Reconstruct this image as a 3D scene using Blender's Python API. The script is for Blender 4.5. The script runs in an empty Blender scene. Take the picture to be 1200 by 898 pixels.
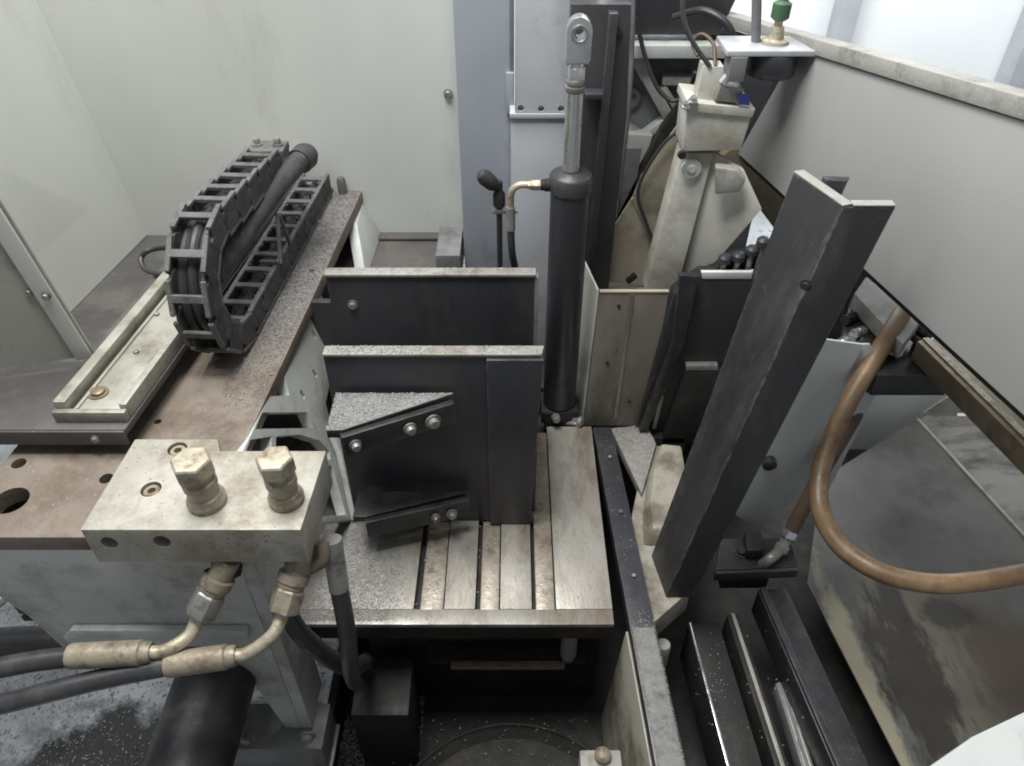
import bpy, bmesh, math, random
import numpy as np
from mathutils import Vector, Matrix
random.seed(7)
SC = bpy.context.scene
COL = SC.collection
R = math.radians

# ---------------------------------------------------------------- camera
cam = bpy.data.cameras.new('camera')
cam.sensor_width = 36.0
cam.lens = 26.7
cam.clip_start = 0.01
cam.clip_end = 60
camo = bpy.data.objects.new('camera', cam)
COL.objects.link(camo)
camo.location = (0, 0, 1.0)
camo.rotation_euler = (R(50), 0, 0)
SC.camera = camo

# ---------------------------------------------------------------- light
world = bpy.data.worlds.new('World')
SC.world = world
world.use_nodes = True
bg = world.node_tree.nodes['Background']
bg.inputs[0].default_value = (0.93, 0.97, 1.0, 1)
bg.inputs[1].default_value = 0.25

def area(name, loc, target, sx, sy, power, col):
    l = bpy.data.lights.new(name, 'AREA')
    l.shape = 'RECTANGLE'; l.size = sx; l.size_y = sy
    l.energy = power; l.color = col
    o = bpy.data.objects.new(name, l)
    COL.objects.link(o)
    o.location = loc
    o.rotation_euler = (Vector(target) - Vector(loc)).to_track_quat('-Z', 'Y').to_euler()
    return o
area('hall_lamp_over_machine', (-0.45, 1.10, 2.7), (-0.1, 1.05, 0.0), 1.1, 0.7, 56, (1.0, 0.99, 0.965))
area('added_rear_panel_light', (-0.22, 0.55, 2.0), (-0.2, 1.3, 0.3), 0.7, 0.3, 21, (0.98, 1.0, 0.96))  # added unseen light, small and low, for the glow on the rear panel
area('added_hall_wall_light', (1.3, 2.3, 1.9), (1.3, 3.4, 1.2), 2.4, 0.6, 75, (0.95, 0.98, 1.0))  # added unseen light, turned to brighten only the white hall wall
area('hall_lamp_over_aisle', (-1.5, 0.9, 2.6), (-1.4, 1.1, -0.6), 0.8, 0.8, 19, (0.92, 0.97, 1.0))
SC.cycles.filter_width = 1.9
SC.view_settings.view_transform = 'Standard'
SC.view_settings.look = 'None'
SC.view_settings.exposure = 0.0
SC.view_settings.gamma = 1.0
SC.view_settings.use_curve_mapping = False

# ---------------------------------------------------------------- materials
def mat(name, base, var=None, rough=0.5, metal=0.0, scale=9.0, grime=0.0, gcol=(0.03, 0.028, 0.025),
        gscale=5.0, speck=0.0, scol=(0.6, 0.6, 0.58), sscale=420.0, bump=0.15, bscale=160.0,
        stretch=(1, 1, 1), spec=0.5, wear=None, wrad=0.002):
    m = bpy.data.materials.new(name)
    m.use_nodes = True
    nt = m.node_tree; N = nt.nodes; L = nt.links
    p = N['Principled BSDF']
    p.inputs['Metallic'].default_value = metal
    p.inputs['Specular IOR Level'].default_value = spec
    tc = N.new('ShaderNodeTexCoord')
    oi = N.new('ShaderNodeObjectInfo')
    mul = N.new('ShaderNodeVectorMath'); mul.operation = 'SCALE'
    mul.inputs[0].default_value = (7.3, 3.1, 5.7)
    L.new(oi.outputs['Random'], mul.inputs['Scale'])
    add = N.new('ShaderNodeVectorMath'); add.operation = 'ADD'
    L.new(tc.outputs['Object'], add.inputs[0]); L.new(mul.outputs[0], add.inputs[1])
    mp = N.new('ShaderNodeMapping'); mp.inputs['Scale'].default_value = stretch
    L.new(add.outputs[0], mp.inputs['Vector'])
    def noise(sc, det=5, ro=0.6, vec=None):
        n = N.new('ShaderNodeTexNoise')
        n.inputs['Scale'].default_value = sc
        n.inputs['Detail'].default_value = det
        n.inputs['Roughness'].default_value = ro
        L.new(vec or mp.outputs[0], n.inputs['Vector'])
        return n
    def ramp(src, a, b):
        r = N.new('ShaderNodeMapRange')
        r.inputs['From Min'].default_value = a; r.inputs['From Max'].default_value = b
        L.new(src, r.inputs['Value'])
        return r.outputs[0]
    def mix(f, a, b):
        x = N.new('ShaderNodeMix'); x.data_type = 'RGBA'
        L.new(f, x.inputs['Factor'])
        for k, v in ((6, a), (7, b)):
            if isinstance(v, tuple): x.inputs[k].default_value = (*v, 1)
            else: L.new(v, x.inputs[k])
        return x.outputs[2]
    var = var or tuple(c * 0.75 for c in base)
    n1 = noise(scale)
    col = mix(ramp(n1.outputs[0], 0.35, 0.68), base, var)
    if grime:
        n2 = noise(gscale, 9, 0.72)
        g = ramp(n2.outputs[0], 0.64 - 0.28 * grime, 0.80 - 0.28 * grime)
        col = mix(g, col, gcol)
    if speck:
        n3 = noise(sscale, 2, 0.5, add.outputs[0])
        col = mix(ramp(n3.outputs[0], 0.74 - 0.28 * speck, 0.80 - 0.28 * speck), col, scol)
    if wear:
        bv = N.new('ShaderNodeBevel'); bv.samples = 4; bv.inputs['Radius'].default_value = wrad
        ge = N.new('ShaderNodeNewGeometry')
        dt = N.new('ShaderNodeVectorMath'); dt.operation = 'DOT_PRODUCT'
        L.new(bv.outputs[0], dt.inputs[0]); L.new(ge.outputs['True Normal'], dt.inputs[1])
        ed = ramp(dt.outputs['Value'], 0.985, 0.90)
        nw = noise(38, 5, 0.7, add.outputs[0])
        mm = N.new('ShaderNodeMath'); mm.operation = 'MULTIPLY'
        L.new(ed, mm.inputs[0]); L.new(ramp(nw.outputs[0], 0.44, 0.60), mm.inputs[1])
        col = mix(mm.outputs[0], col, wear)
    L.new(col, p.inputs['Base Color'])
    rr = N.new('ShaderNodeMapRange')
    rr.inputs['To Min'].default_value = max(0.05, rough - 0.14); rr.inputs['To Max'].default_value = min(1, rough + 0.16)
    n4 = noise(scale * 3.1, 6, 0.65)
    L.new(n4.outputs[0], rr.inputs['Value'])
    rr.inputs['From Min'].default_value = 0.3; rr.inputs['From Max'].default_value = 0.7
    L.new(rr.outputs[0], p.inputs['Roughness'])
    if bump:
        b = N.new('ShaderNodeBump'); b.inputs['Strength'].default_value = bump; b.inputs['Distance'].default_value = 0.002
        n5 = noise(bscale, 4, 0.6)
        L.new(n5.outputs[0], b.inputs['Height'])
        L.new(b.outputs[0], p.inputs['Normal'])
    return m

K = {}
K['wall'] = mat('enclosure_cream_paint', (0.585, 0.60, 0.57), (0.53, 0.545, 0.515), rough=0.40, scale=2.2, grime=0.34, gcol=(0.45, 0.452, 0.415), gscale=2.6, bump=0.03, stretch=(1.5, 1.5, 0.5))
K['wall_dirty'] = mat('enclosure_dirty_paint', (0.38, 0.38, 0.335), (0.31, 0.305, 0.265), rough=0.5, scale=4, grime=0.5, gcol=(0.19, 0.175, 0.15), gscale=5, speck=0.08, scol=(0.1, 0.09, 0.08), sscale=160, bump=0.05)
K['blue'] = mat('blue_grey_paint', (0.32, 0.345, 0.39), (0.28, 0.30, 0.34), rough=0.45, scale=4, grime=0.3, gcol=(0.2, 0.21, 0.23), bump=0.04)
K['guide'] = mat('ground_guide_steel', (0.54, 0.555, 0.59), (0.46, 0.47, 0.50), rough=0.42, metal=0.12, scale=7, grime=0.3, gcol=(0.3, 0.3, 0.31), bump=0.05)
K['black'] = mat('black_machine_paint', (0.026, 0.026, 0.029), (0.018, 0.018, 0.020), rough=0.42, scale=10, grime=0.4, gcol=(0.055, 0.05, 0.045), gscale=14, speck=0.12, scol=(0.2, 0.19, 0.18), bump=0.08, wear=(0.16, 0.15, 0.14))
K['post'] = mat('scraped_black_steel', (0.030, 0.030, 0.033), (0.022, 0.022, 0.024), rough=0.44, scale=7, grime=0.5, gcol=(0.050, 0.048, 0.047), gscale=14, speck=0.07, scol=(0.16, 0.155, 0.15), sscale=300, bump=0.14, bscale=90, stretch=(1, 1, 0.3), wear=(0.20, 0.19, 0.18), wrad=0.003)
K['jaw'] = mat('black_oxide_plate', (0.042, 0.043, 0.050), (0.030, 0.030, 0.036), rough=0.38, scale=6, grime=0.45, gcol=(0.056, 0.053, 0.052), gscale=10, speck=0.10, scol=(0.2, 0.2, 0.2), bump=0.08, stretch=(1, 1, 0.4), wear=(0.20, 0.195, 0.19))
K['worn'] = mat('worn_edge_steel', (0.36, 0.345, 0.32), (0.28, 0.262, 0.235), rough=0.5, metal=0.2, scale=16, grime=0.45, gcol=(0.18, 0.16, 0.135), gscale=18, speck=0.1, scol=(0.13, 0.115, 0.1), bump=0.2)
K['rust'] = mat('rusty_steel_plate', (0.175, 0.138, 0.108), (0.245, 0.21, 0.172), rough=0.6, scale=8, grime=0.6, gcol=(0.115, 0.080, 0.060), gscale=7, speck=0.2, scol=(0.42, 0.40, 0.37), bump=0.4, bscale=200)
K['block'] = mat('bare_alloy_block', (0.455, 0.435, 0.385), (0.35, 0.33, 0.28), rough=0.5, metal=0.15, scale=10, grime=0.62, gcol=(0.25, 0.215, 0.165), gscale=11, speck=0.28, scol=(0.14, 0.115, 0.085), sscale=240, bump=0.3, wear=(0.62, 0.59, 0.52))
K['channel'] = mat('oily_aluminium', (0.42, 0.41, 0.36), (0.33, 0.315, 0.265), rough=0.42, metal=0.25, scale=12, grime=0.55, gcol=(0.19, 0.17, 0.135), gscale=10, speck=0.14, scol=(0.12, 0.1, 0.08), bump=0.15)
K['tbase'] = mat('dirty_tray_steel', (0.095, 0.088, 0.085), (0.065, 0.060, 0.058), rough=0.5, scale=9, grime=0.5, gcol=(0.135, 0.12, 0.105), gscale=7, speck=0.12, scol=(0.30, 0.28, 0.26), bump=0.2)
K['table'] = mat('oiled_cast_table', (0.365, 0.345, 0.312), (0.28, 0.258, 0.228), rough=0.38, metal=0.25, scale=9, grime=0.62, gcol=(0.19, 0.155, 0.12), gscale=7, speck=0.18, scol=(0.10, 0.085, 0.07), sscale=260, bump=0.2, stretch=(1.6, 0.5, 1), wear=(0.5, 0.47, 0.42))
K['slot'] = mat('oily_slot_strip', (0.37, 0.33, 0.28), (0.26, 0.22, 0.175), rough=0.35, metal=0.25, scale=26, grime=0.45, gcol=(0.15, 0.115, 0.085), gscale=35, speck=0.16, scol=(0.45, 0.42, 0.36), bump=0.3)
K['cast'] = mat('cast_grey_green_paint', (0.56, 0.58, 0.56), (0.46, 0.475, 0.455), rough=0.5, scale=7, grime=0.5, gcol=(0.27, 0.25, 0.21), gscale=5, speck=0.1, scol=(0.15, 0.12, 0.1), bump=0.12, wear=(0.2, 0.17, 0.14))
K['castdark'] = mat('oily_grey_casting', (0.20, 0.205, 0.21), (0.14, 0.14, 0.145), rough=0.5, scale=9, grime=0.4, gcol=(0.08, 0.075, 0.07), gscale=8, bump=0.15)
K['column'] = mat('column_cream_paint', (0.56, 0.55, 0.50), (0.47, 0.46, 0.415), rough=0.45, scale=6, grime=0.5, gcol=(0.33, 0.295, 0.23), gscale=6, speck=0.06, scol=(0.15, 0.12, 0.1), bump=0.06)
K['gusset'] = mat('gusset_grey_paint', (0.60, 0.585, 0.535), (0.53, 0.515, 0.47), rough=0.45, scale=6, grime=0.35, gcol=(0.42, 0.385, 0.32), gscale=5, bump=0.06)
K['dirtycream'] = mat('oily_cream_casting', (0.34, 0.32, 0.265), (0.25, 0.23, 0.185), rough=0.45, scale=9, grime=0.6, gcol=(0.12, 0.10, 0.075), gscale=9, bump=0.2)
K['tan'] = mat('tan_cover_sheet', (0.42, 0.375, 0.295), (0.34, 0.30, 0.235), rough=0.5, scale=6, grime=0.5, gcol=(0.20, 0.165, 0.12), gscale=7, bump=0.08)
K['chute'] = mat('grimy_chute_sheet', (0.225, 0.20, 0.17), (0.16, 0.14, 0.115), rough=0.48, scale=10, grime=0.55, gcol=(0.11, 0.095, 0.08), gscale=9, speck=0.12, scol=(0.04, 0.04, 0.035), sscale=120, bump=0.15, stretch=(1.4, 1.4, 0.5))
K['panel'] = mat('saw_cover_paint', (0.38, 0.38, 0.365), (0.34, 0.34, 0.33), rough=0.45, scale=2.5, grime=0.35, gcol=(0.27, 0.265, 0.25), gscale=2.2, bump=0.04)
K['trim'] = mat('cover_top_trim', (0.38, 0.375, 0.35), (0.30, 0.29, 0.265), rough=0.6, scale=12, grime=0.45, gcol=(0.2, 0.19, 0.165), gscale=16, speck=0.22, scol=(0.5, 0.49, 0.46), bump=0.3)
K['brass'] = mat('tarnished_brass', (0.30, 0.245, 0.165), (0.21, 0.165, 0.115), rough=0.4, metal=0.4, scale=24, grime=0.45, gcol=(0.12, 0.09, 0.06), gscale=28, bump=0.2)
K['nut'] = mat('yellow_zinc_fitting', (0.57, 0.52, 0.41), (0.43, 0.375, 0.28), rough=0.42, metal=0.4, scale=30, grime=0.55, gcol=(0.24, 0.19, 0.13), gscale=40, bump=0.25)
K['midnut'] = mat('dull_zinc_fitting', (0.45, 0.405, 0.32), (0.34, 0.295, 0.225), rough=0.48, metal=0.3, scale=32, grime=0.55, gcol=(0.2, 0.16, 0.11), gscale=40, speck=0.1, scol=(0.15, 0.12, 0.09), bump=0.3)
K['oldnut'] = mat('grimy_zinc_fitting', (0.36, 0.315, 0.245), (0.27, 0.225, 0.165), rough=0.5, metal=0.3, scale=35, grime=0.55, gcol=(0.15, 0.115, 0.085), gscale=45, speck=0.14, scol=(0.45, 0.4, 0.32), bump=0.35)
K['chrome'] = mat('hard_chrome', (0.75, 0.76, 0.78), (0.66, 0.67, 0.69), rough=0.22, metal=0.9, scale=18, grime=0.15, gcol=(0.3, 0.3, 0.3), bump=0.02)
K['plastic'] = mat('dusty_black_plastic', (0.034, 0.034, 0.038), (0.055, 0.054, 0.056), rough=0.55, scale=22, grime=0.5, gcol=(0.10, 0.096, 0.094), gscale=20, speck=0.2, scol=(0.24, 0.23, 0.22), bump=0.25)
K['plastic_edge'] = mat('dusty_chain_rib', (0.135, 0.131, 0.132), (0.085, 0.082, 0.083), rough=0.6, scale=30, grime=0.45, gcol=(0.05, 0.048, 0.048), gscale=26, speck=0.28, scol=(0.33, 0.32, 0.31), bump=0.3)
K['rubber'] = mat('black_rubber_hose', (0.03, 0.03, 0.034), (0.045, 0.044, 0.046), rough=0.4, scale=20, grime=0.25, gcol=(0.09, 0.085, 0.08), bump=0.06)
K['hose'] = mat('tan_rubber_hose', (0.27, 0.18, 0.10), (0.19, 0.12, 0.062), rough=0.42, scale=8, grime=0.6, gcol=(0.12, 0.075, 0.04), gscale=10, speck=0.12, scol=(0.08, 0.06, 0.045), sscale=120, bump=0.15)
K['hose2'] = mat('brown_rubber_hose', (0.13, 0.085, 0.055), (0.09, 0.06, 0.04), rough=0.45, scale=14, grime=0.35, gcol=(0.05, 0.035, 0.025), bump=0.06)
K['steel'] = mat('dull_steel', (0.36, 0.35, 0.33), (0.27, 0.26, 0.24), rough=0.42, metal=0.5, scale=24, grime=0.45, gcol=(0.1, 0.09, 0.08), gscale=30, bump=0.15)
K['dark'] = mat('oily_black_cast', (0.016, 0.016, 0.016), (0.026, 0.024, 0.022), rough=0.6, scale=12, grime=0.4, gcol=(0.045, 0.038, 0.032), gscale=12, speck=0.08, scol=(0.2, 0.2, 0.19), bump=0.3, spec=0.35)
K['sheet'] = mat('dirty_grey_sheet', (0.105, 0.103, 0.096), (0.075, 0.074, 0.069), rough=0.42, scale=5, grime=0.4, gcol=(0.05, 0.046, 0.04), gscale=5, speck=0.05, scol=(0.02, 0.02, 0.02), sscale=140, bump=0.08)
K['stain'] = mat('oil_crusted_sheet', (0.27, 0.25, 0.19), (0.17, 0.15, 0.11), rough=0.55, scale=16, grime=0.5, gcol=(0.07, 0.058, 0.045), gscale=14, speck=0.12, scol=(0.03, 0.03, 0.03), bump=0.3, stretch=(1, .6, 1))
K['greypanel'] = mat('grey_guard_paint', (0.56, 0.59, 0.59), (0.50, 0.53, 0.53), rough=0.42, scale=5, grime=0.3, gcol=(0.36, 0.37, 0.35), gscale=5, bump=0.04)
K['floor'] = mat('pale_factory_floor', (0.44, 0.46, 0.485), (0.30, 0.315, 0.33), rough=0.45, scale=7, grime=0.5, gcol=(0.20, 0.205, 0.21), gscale=8, speck=0.4, scol=(0.18, 0.18, 0.19), sscale=45, bump=0.4)
K['hall'] = mat('white_hall_wall', (0.85, 0.87, 0.88), (0.8, 0.82, 0.83), rough=0.6, scale=2, bump=0.02)
K['chip'] = mat('steel_swarf', (0.42, 0.41, 0.40), (0.27, 0.265, 0.26), rough=0.6, metal=0.1, scale=120, bump=0)
K['chipdark'] = mat('dull_swarf', (0.30, 0.29, 0.285), (0.19, 0.185, 0.18), rough=0.65, metal=0.1, scale=120, bump=0)
K['swarfbed'] = mat('packed_swarf', (0.24, 0.235, 0.225), (0.17, 0.165, 0.16), rough=0.75, scale=60, grime=0.5, gcol=(0.12, 0.11, 0.10), gscale=40, speck=0.4, scol=(0.33, 0.32, 0.31), sscale=500, bump=0.6, bscale=400)
K['green'] = mat('green_plastic', (0.06, 0.13, 0.07), (0.1, 0.17, 0.1), rough=0.5, bump=0)
K['bluec'] = mat('blue_sticker', (0.03, 0.05, 0.22), (0.03, 0.05, 0.2), rough=0.4, bump=0)
K['white'] = mat('white_paint', (0.66, 0.68, 0.67), (0.58, 0.60, 0.59), rough=0.45, scale=7, grime=0.4, gcol=(0.42, 0.42, 0.39), gscale=6, speck=0.05, scol=(0.2, 0.2, 0.2), bump=0.06)
K['bore_shade'] = mat('bore_shade_black', (0.008, 0.008, 0.008), (0.012, 0.011, 0.01), rough=0.7, bump=0)  # near-black colour that stands in for the shade inside a bore

def patch(m, centre, radius, col, rough_edge=0.5, nscale=9.0, amount=1.0, rot=0.0, flow=1.0):
    """a stain with a shape of its own, in the object's own coordinates"""
    nt = m.node_tree; N = nt.nodes; L = nt.links
    p = N['Principled BSDF']
    src = p.inputs['Base Color'].links[0].from_socket
    tc = N.new('ShaderNodeTexCoord')
    mp = N.new('ShaderNodeMapping'); mp.vector_type = 'TEXTURE'
    mp.inputs['Location'].default_value = centre; mp.inputs['Scale'].default_value = radius; mp.inputs['Rotation'].default_value = (0, 0, rot)
    L.new(tc.outputs['Object'], mp.inputs['Vector'])
    ln = N.new('ShaderNodeVectorMath'); ln.operation = 'LENGTH'
    L.new(mp.outputs[0], ln.inputs[0])
    n = N.new('ShaderNodeTexNoise'); n.inputs['Scale'].default_value = nscale; n.inputs['Detail'].default_value = 7; n.inputs['Roughness'].default_value = .68
    mp2 = N.new('ShaderNodeMapping'); mp2.inputs['Rotation'].default_value = (0, 0, -rot); L.new(tc.outputs['Object'], mp2.inputs['Vector'])
    mp3 = N.new('ShaderNodeMapping'); mp3.inputs['Scale'].default_value = (1, flow, 1); L.new(mp2.outputs[0], mp3.inputs['Vector'])
    L.new(mp3.outputs[0], n.inputs['Vector'])
    ad = N.new('ShaderNodeMath'); ad.operation = 'MULTIPLY_ADD'
    L.new(n.outputs[0], ad.inputs[0]); ad.inputs[1].default_value = 3.2 * rough_edge; L.new(ln.outputs['Value'], ad.inputs[2])
    r = N.new('ShaderNodeMapRange'); r.inputs['From Min'].default_value = 1.0 + 1.6 * rough_edge + .18; r.inputs['From Max'].default_value = 1.0 + 1.6 * rough_edge - .25
    r.inputs['To Max'].default_value = amount
    L.new(ad.outputs[0], r.inputs['Value'])
    x = N.new('ShaderNodeMix'); x.data_type = 'RGBA'
    L.new(r.outputs[0], x.inputs['Factor']); L.new(src, x.inputs[6]); x.inputs[7].default_value = (*col, 1)
    L.new(x.outputs[2], p.inputs['Base Color'])

# ---------------------------------------------------------------- mesh helpers (world coordinates)
V = Vector

class G:
    """collects shapes in world coordinates into one bmesh"""
    def __init__(self): self.bm = bmesh.new()
    def box(self, a, b):
        vs = [self.bm.verts.new((x, y, z)) for z in (a[2], b[2]) for y in (a[1], b[1]) for x in (a[0], b[0])]
        for f in ((0, 2, 3, 1), (4, 5, 7, 6), (0, 1, 5, 4), (2, 6, 7, 3), (0, 4, 6, 2), (1, 3, 7, 5)):
            self.bm.faces.new([vs[i] for i in f])
        return self
    def loft(self, lo, hi):
        """two polygons with the same corner count, capped"""
        n = len(lo)
        a = [self.bm.verts.new(p) for p in lo]; b = [self.bm.verts.new(p) for p in hi]
        self.bm.faces.new(a[::-1]); self.bm.faces.new(b)
        for i in range(n):
            j = (i + 1) % n
            self.bm.faces.new((a[i], a[j], b[j], b[i]))
        return self
    def slab(self, pts, d):
        """polygon extruded along vector d"""
        d = V(d); return self.loft([V(p) for p in pts], [V(p) + d for p in pts])
    def bar(self, a, b, w, h, up=(0, 0, 1)):
        """rectangular bar from a to b, centred"""
        a, b, up = V(a), V(b), V(up)
        t = (b - a).normalized(); s = t.cross(up)
        if s.length < 1e-5: s = t.cross(V((0, 1, 0)))
        s.normalize(); u = s.cross(t).normalized()
        q = [(-1, -1), (1, -1), (1, 1), (-1, 1)]
        return self.loft([a + s * (i * w / 2) + u * (j * h / 2) for i, j in q], [b + s * (i * w / 2) + u * (j * h / 2) for i, j in q])
    def lathe(self, o, axis, prof, seg=24, sides=None, rot=0.0):
        """profile of (distance along the axis, radius)"""
        o, ax = V(o), V(axis).normalized()
        s = ax.orthogonal().normalized(); u = ax.cross(s)
        seg = sides or seg
        rings = []
        for d, r in prof:
            rings.append([self.bm.verts.new(o + ax * d + (s * math.cos(rot + 2 * math.pi * k / seg) + u * math.sin(rot + 2 * math.pi * k / seg)) * max(r, 1e-5)) for k in range(seg)])
        for a, b in zip(rings, rings[1:]):
            for k in range(seg):
                j = (k + 1) % seg
                self.bm.faces.new((a[k], a[j], b[j], b[k]))
        self.bm.faces.new(rings[0][::-1]); self.bm.faces.new(rings[-1])
        return self
    def tube(self, pts, r, seg=14, smooth=6):
        pts = spline(pts, smooth) if smooth else [V(p) for p in pts]
        n = len(pts); rings = []; prev = None
        for i, p in enumerate(pts):
            t = (pts[min(i + 1, n - 1)] - pts[max(i - 1, 0)]).normalized()
            if prev is None: s = t.orthogonal().normalized()
            else:
                s = prev - t * prev.dot(t); s.normalize()
            prev = s; u = t.cross(s)
            rr = r(i / (n - 1)) if callable(r) else r
            rings.append([self.bm.verts.new(p + (s * math.cos(2 * math.pi * k / seg) + u * math.sin(2 * math.pi * k / seg)) * rr) for k in range(seg)])
        for a, b in zip(rings, rings[1:]):
            for k in range(seg):
                j = (k + 1) % seg
                self.bm.faces.new((a[k], a[j], b[j], b[k]))
        self.bm.faces.new(rings[0][::-1]); self.bm.faces.new(rings[-1])
        return self

def spline(pts, k):
    P = [V(p) for p in pts]
    if len(P) < 3: return P
    out = []
    for i in range(len(P) - 1):
        p0 = P[max(i - 1, 0)]; p1 = P[i]; p2 = P[i + 1]; p3 = P[min(i + 2, len(P) - 1)]
        for j in range(k):
            t = j / k
            out.append(0.5 * ((2 * p1) + (p2 - p0) * t + (2 * p0 - 5 * p1 + 4 * p2 - p3) * t * t + (3 * p1 - p0 - 3 * p2 + p3) * t ** 3))
    out.append(P[-1])
    return out

def build(name, g, m, parent=None, bev=0.0012, label=None, cat=None, group=None, kind=None, smooth=True):
    bm = g.bm
    bmesh.ops.recalc_face_normals(bm, faces=bm.faces)
    if bev:
        ed = [e for e in bm.edges if len(e.link_faces) == 2 and e.calc_face_angle(0) > 0.6]
        bmesh.ops.bevel(bm, geom=ed, offset=bev, offset_type='OFFSET', segments=2, profile=0.6, affect='EDGES', clamp_overlap=True)
    lo = V((min(v.co.x for v in bm.verts), min(v.co.y for v in bm.verts), min(v.co.z for v in bm.verts)))
    hi = V((max(v.co.x for v in bm.verts), max(v.co.y for v in bm.verts), max(v.co.z for v in bm.verts)))
    c = V(((lo.x + hi.x) / 2, (lo.y + hi.y) / 2, lo.z))
    for v in bm.verts: v.co -= c
    me = bpy.data.meshes.new(name)
    bm.to_mesh(me); bm.free()
    if smooth:
        me.polygons.foreach_set('use_smooth', [True] * len(me.polygons))
        me.set_sharp_from_angle(angle=R(35))
    me.materials.append(K[m] if isinstance(m, str) else m)
    o = bpy.data.objects.new(name, me)
    COL.objects.link(o)
    if parent is not None:
        o.parent = parent
        o.location = c - wloc(parent)
    else:
        o.location = c
    tag(o, label, cat, group, kind)
    return o

def wloc(o):
    p = V(o.location)
    while o.parent is not None:
        o = o.parent; p += V(o.location)
    return p

def tag(o, label=None, cat=None, group=None, kind=None):
    if label: o['label'] = label
    if cat: o['category'] = cat
    if group: o['group'] = group
    if kind: o['kind'] = kind
    return o

def thing(name, label, cat, loc, group=None):
    o = bpy.data.objects.new(name, None)
    o.empty_display_size = 0.03
    COL.objects.link(o); o.location = loc
    return tag(o, label, cat, group)

def dup(o, loc, parent=None):
    c = o.copy(); COL.objects.link(c); c.parent = parent
    c.location = V(loc) - (wloc(parent) if parent is not None else V((0, 0, 0)))
    return c

def bolt(parent, at, axis, r, h, m='steel', washer=True, name='bolt'):
    g = G()
    if washer: g.lathe(at, axis, [(0, r * 1.45), (h * 0.25, r * 1.45)], 18)
    g.lathe(V(at) + V(axis).normalized() * (h * 0.26), axis, [(0, r), (h * 0.6, r), (h * 0.75, r * 0.85)], 18)
    g.lathe(V(at) + V(axis).normalized() * (h * 0.70), axis, [(0, r * 0.45), (h * 0.06, r * 0.45)], 6)
    return build(name, g, m, parent, bev=0)

def chips(name, label, pos, size, m, group='swarf left by the saw'):
    """pos: array of points; every point gets one small bent flake"""
    n = len(pos)
    rng = np.random.default_rng(len(name) * 31 + n)
    s = size * rng.uniform(0.4, 1.5, (n, 1))
    a = rng.normal(size=(n, 3)); a[:, 2] *= 0.25; a /= np.linalg.norm(a, axis=1, keepdims=True)
    b = rng.normal(size=(n, 3)); b[:, 2] *= 0.35; b -= a * (a * b).sum(1, keepdims=True); b /= np.linalg.norm(b, axis=1, keepdims=True)
    c = np.cross(a, b)
    p = np.asarray(pos)
    v = np.stack([p - a * s, p + b * s * 0.45 + c * s * 0.25, p + a * s, p - b * s * 0.45 + c * s * 0.2], 1).reshape(-1, 3)
    v[:, 2] = np.maximum(v[:, 2], np.repeat(p[:, 2], 4) - size * 0.3)
    k = np.arange(n)[:, None] * 4
    f = np.concatenate([k + np.array([0, 1, 2]), k + np.array([0, 2, 3])], 0)
    me = bpy.data.meshes.new(name)
    me.from_pydata(v.tolist(), [], f.tolist())
    me.materials.append(K[m])
    o = bpy.data.objects.new(name, me)
    COL.objects.link(o)
    return tag(o, label, 'swarf', None, 'stuff')

def inside(poly, x, y):
    r = False; n = len(poly)
    for i in range(n):
        (x1, y1), (x2, y2) = poly[i][:2], poly[(i + 1) % n][:2]
        if (y1 > y) != (y2 > y) and x < (x2 - x1) * (y - y1) / (y2 - y1) + x1: r = not r
    return r

def ragged(pts, amp, n=10, seed=1):
    rr = random.Random(seed); out = []
    for i, p in enumerate(pts):
        q = V(pts[(i + 1) % len(pts)]); p = V(p)
        for k in range(n):
            f = p.lerp(q, k / n)
            out.append(f + V((rr.uniform(-amp, amp), rr.uniform(-amp, amp), 0)))
    return out

def scatter(n, x0, x1, y0, y1, z, fx=None, zf=None):
    rng = np.random.default_rng(int(abs(x0 * 977 + y0 * 3571 + n)))
    p = np.stack([rng.uniform(x0, x1, n), rng.uniform(y0, y1, n), np.full(n, z, float)], 1)
    if fx is not None: p = p[[rng.random() < fx(q[0], q[1]) for q in p]]
    if zf is not None: p[:, 2] = [zf(q[0], q[1]) for q in p]
    return p

def cut(o, g):
    """subtract world-space shapes from a mesh object"""
    bmesh.ops.recalc_face_normals(g.bm, faces=g.bm.faces)
    me = bpy.data.meshes.new('cutter'); g.bm.to_mesh(me); g.bm.free()
    c = bpy.data.objects.new('cutter', me); COL.objects.link(c)
    md = o.modifiers.new('cut', 'BOOLEAN'); md.operation = 'DIFFERENCE'; md.solver = 'EXACT'; md.object = c
    bpy.context.view_layer.update()
    ev = o.evaluated_get(bpy.context.evaluated_depsgraph_get())
    nm = bpy.data.meshes.new_from_object(ev)
    nm.set_sharp_from_angle(angle=R(35))
    o.modifiers.clear(); o.data = nm
    bpy.data.objects.remove(c); bpy.data.meshes.remove(me)

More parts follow.
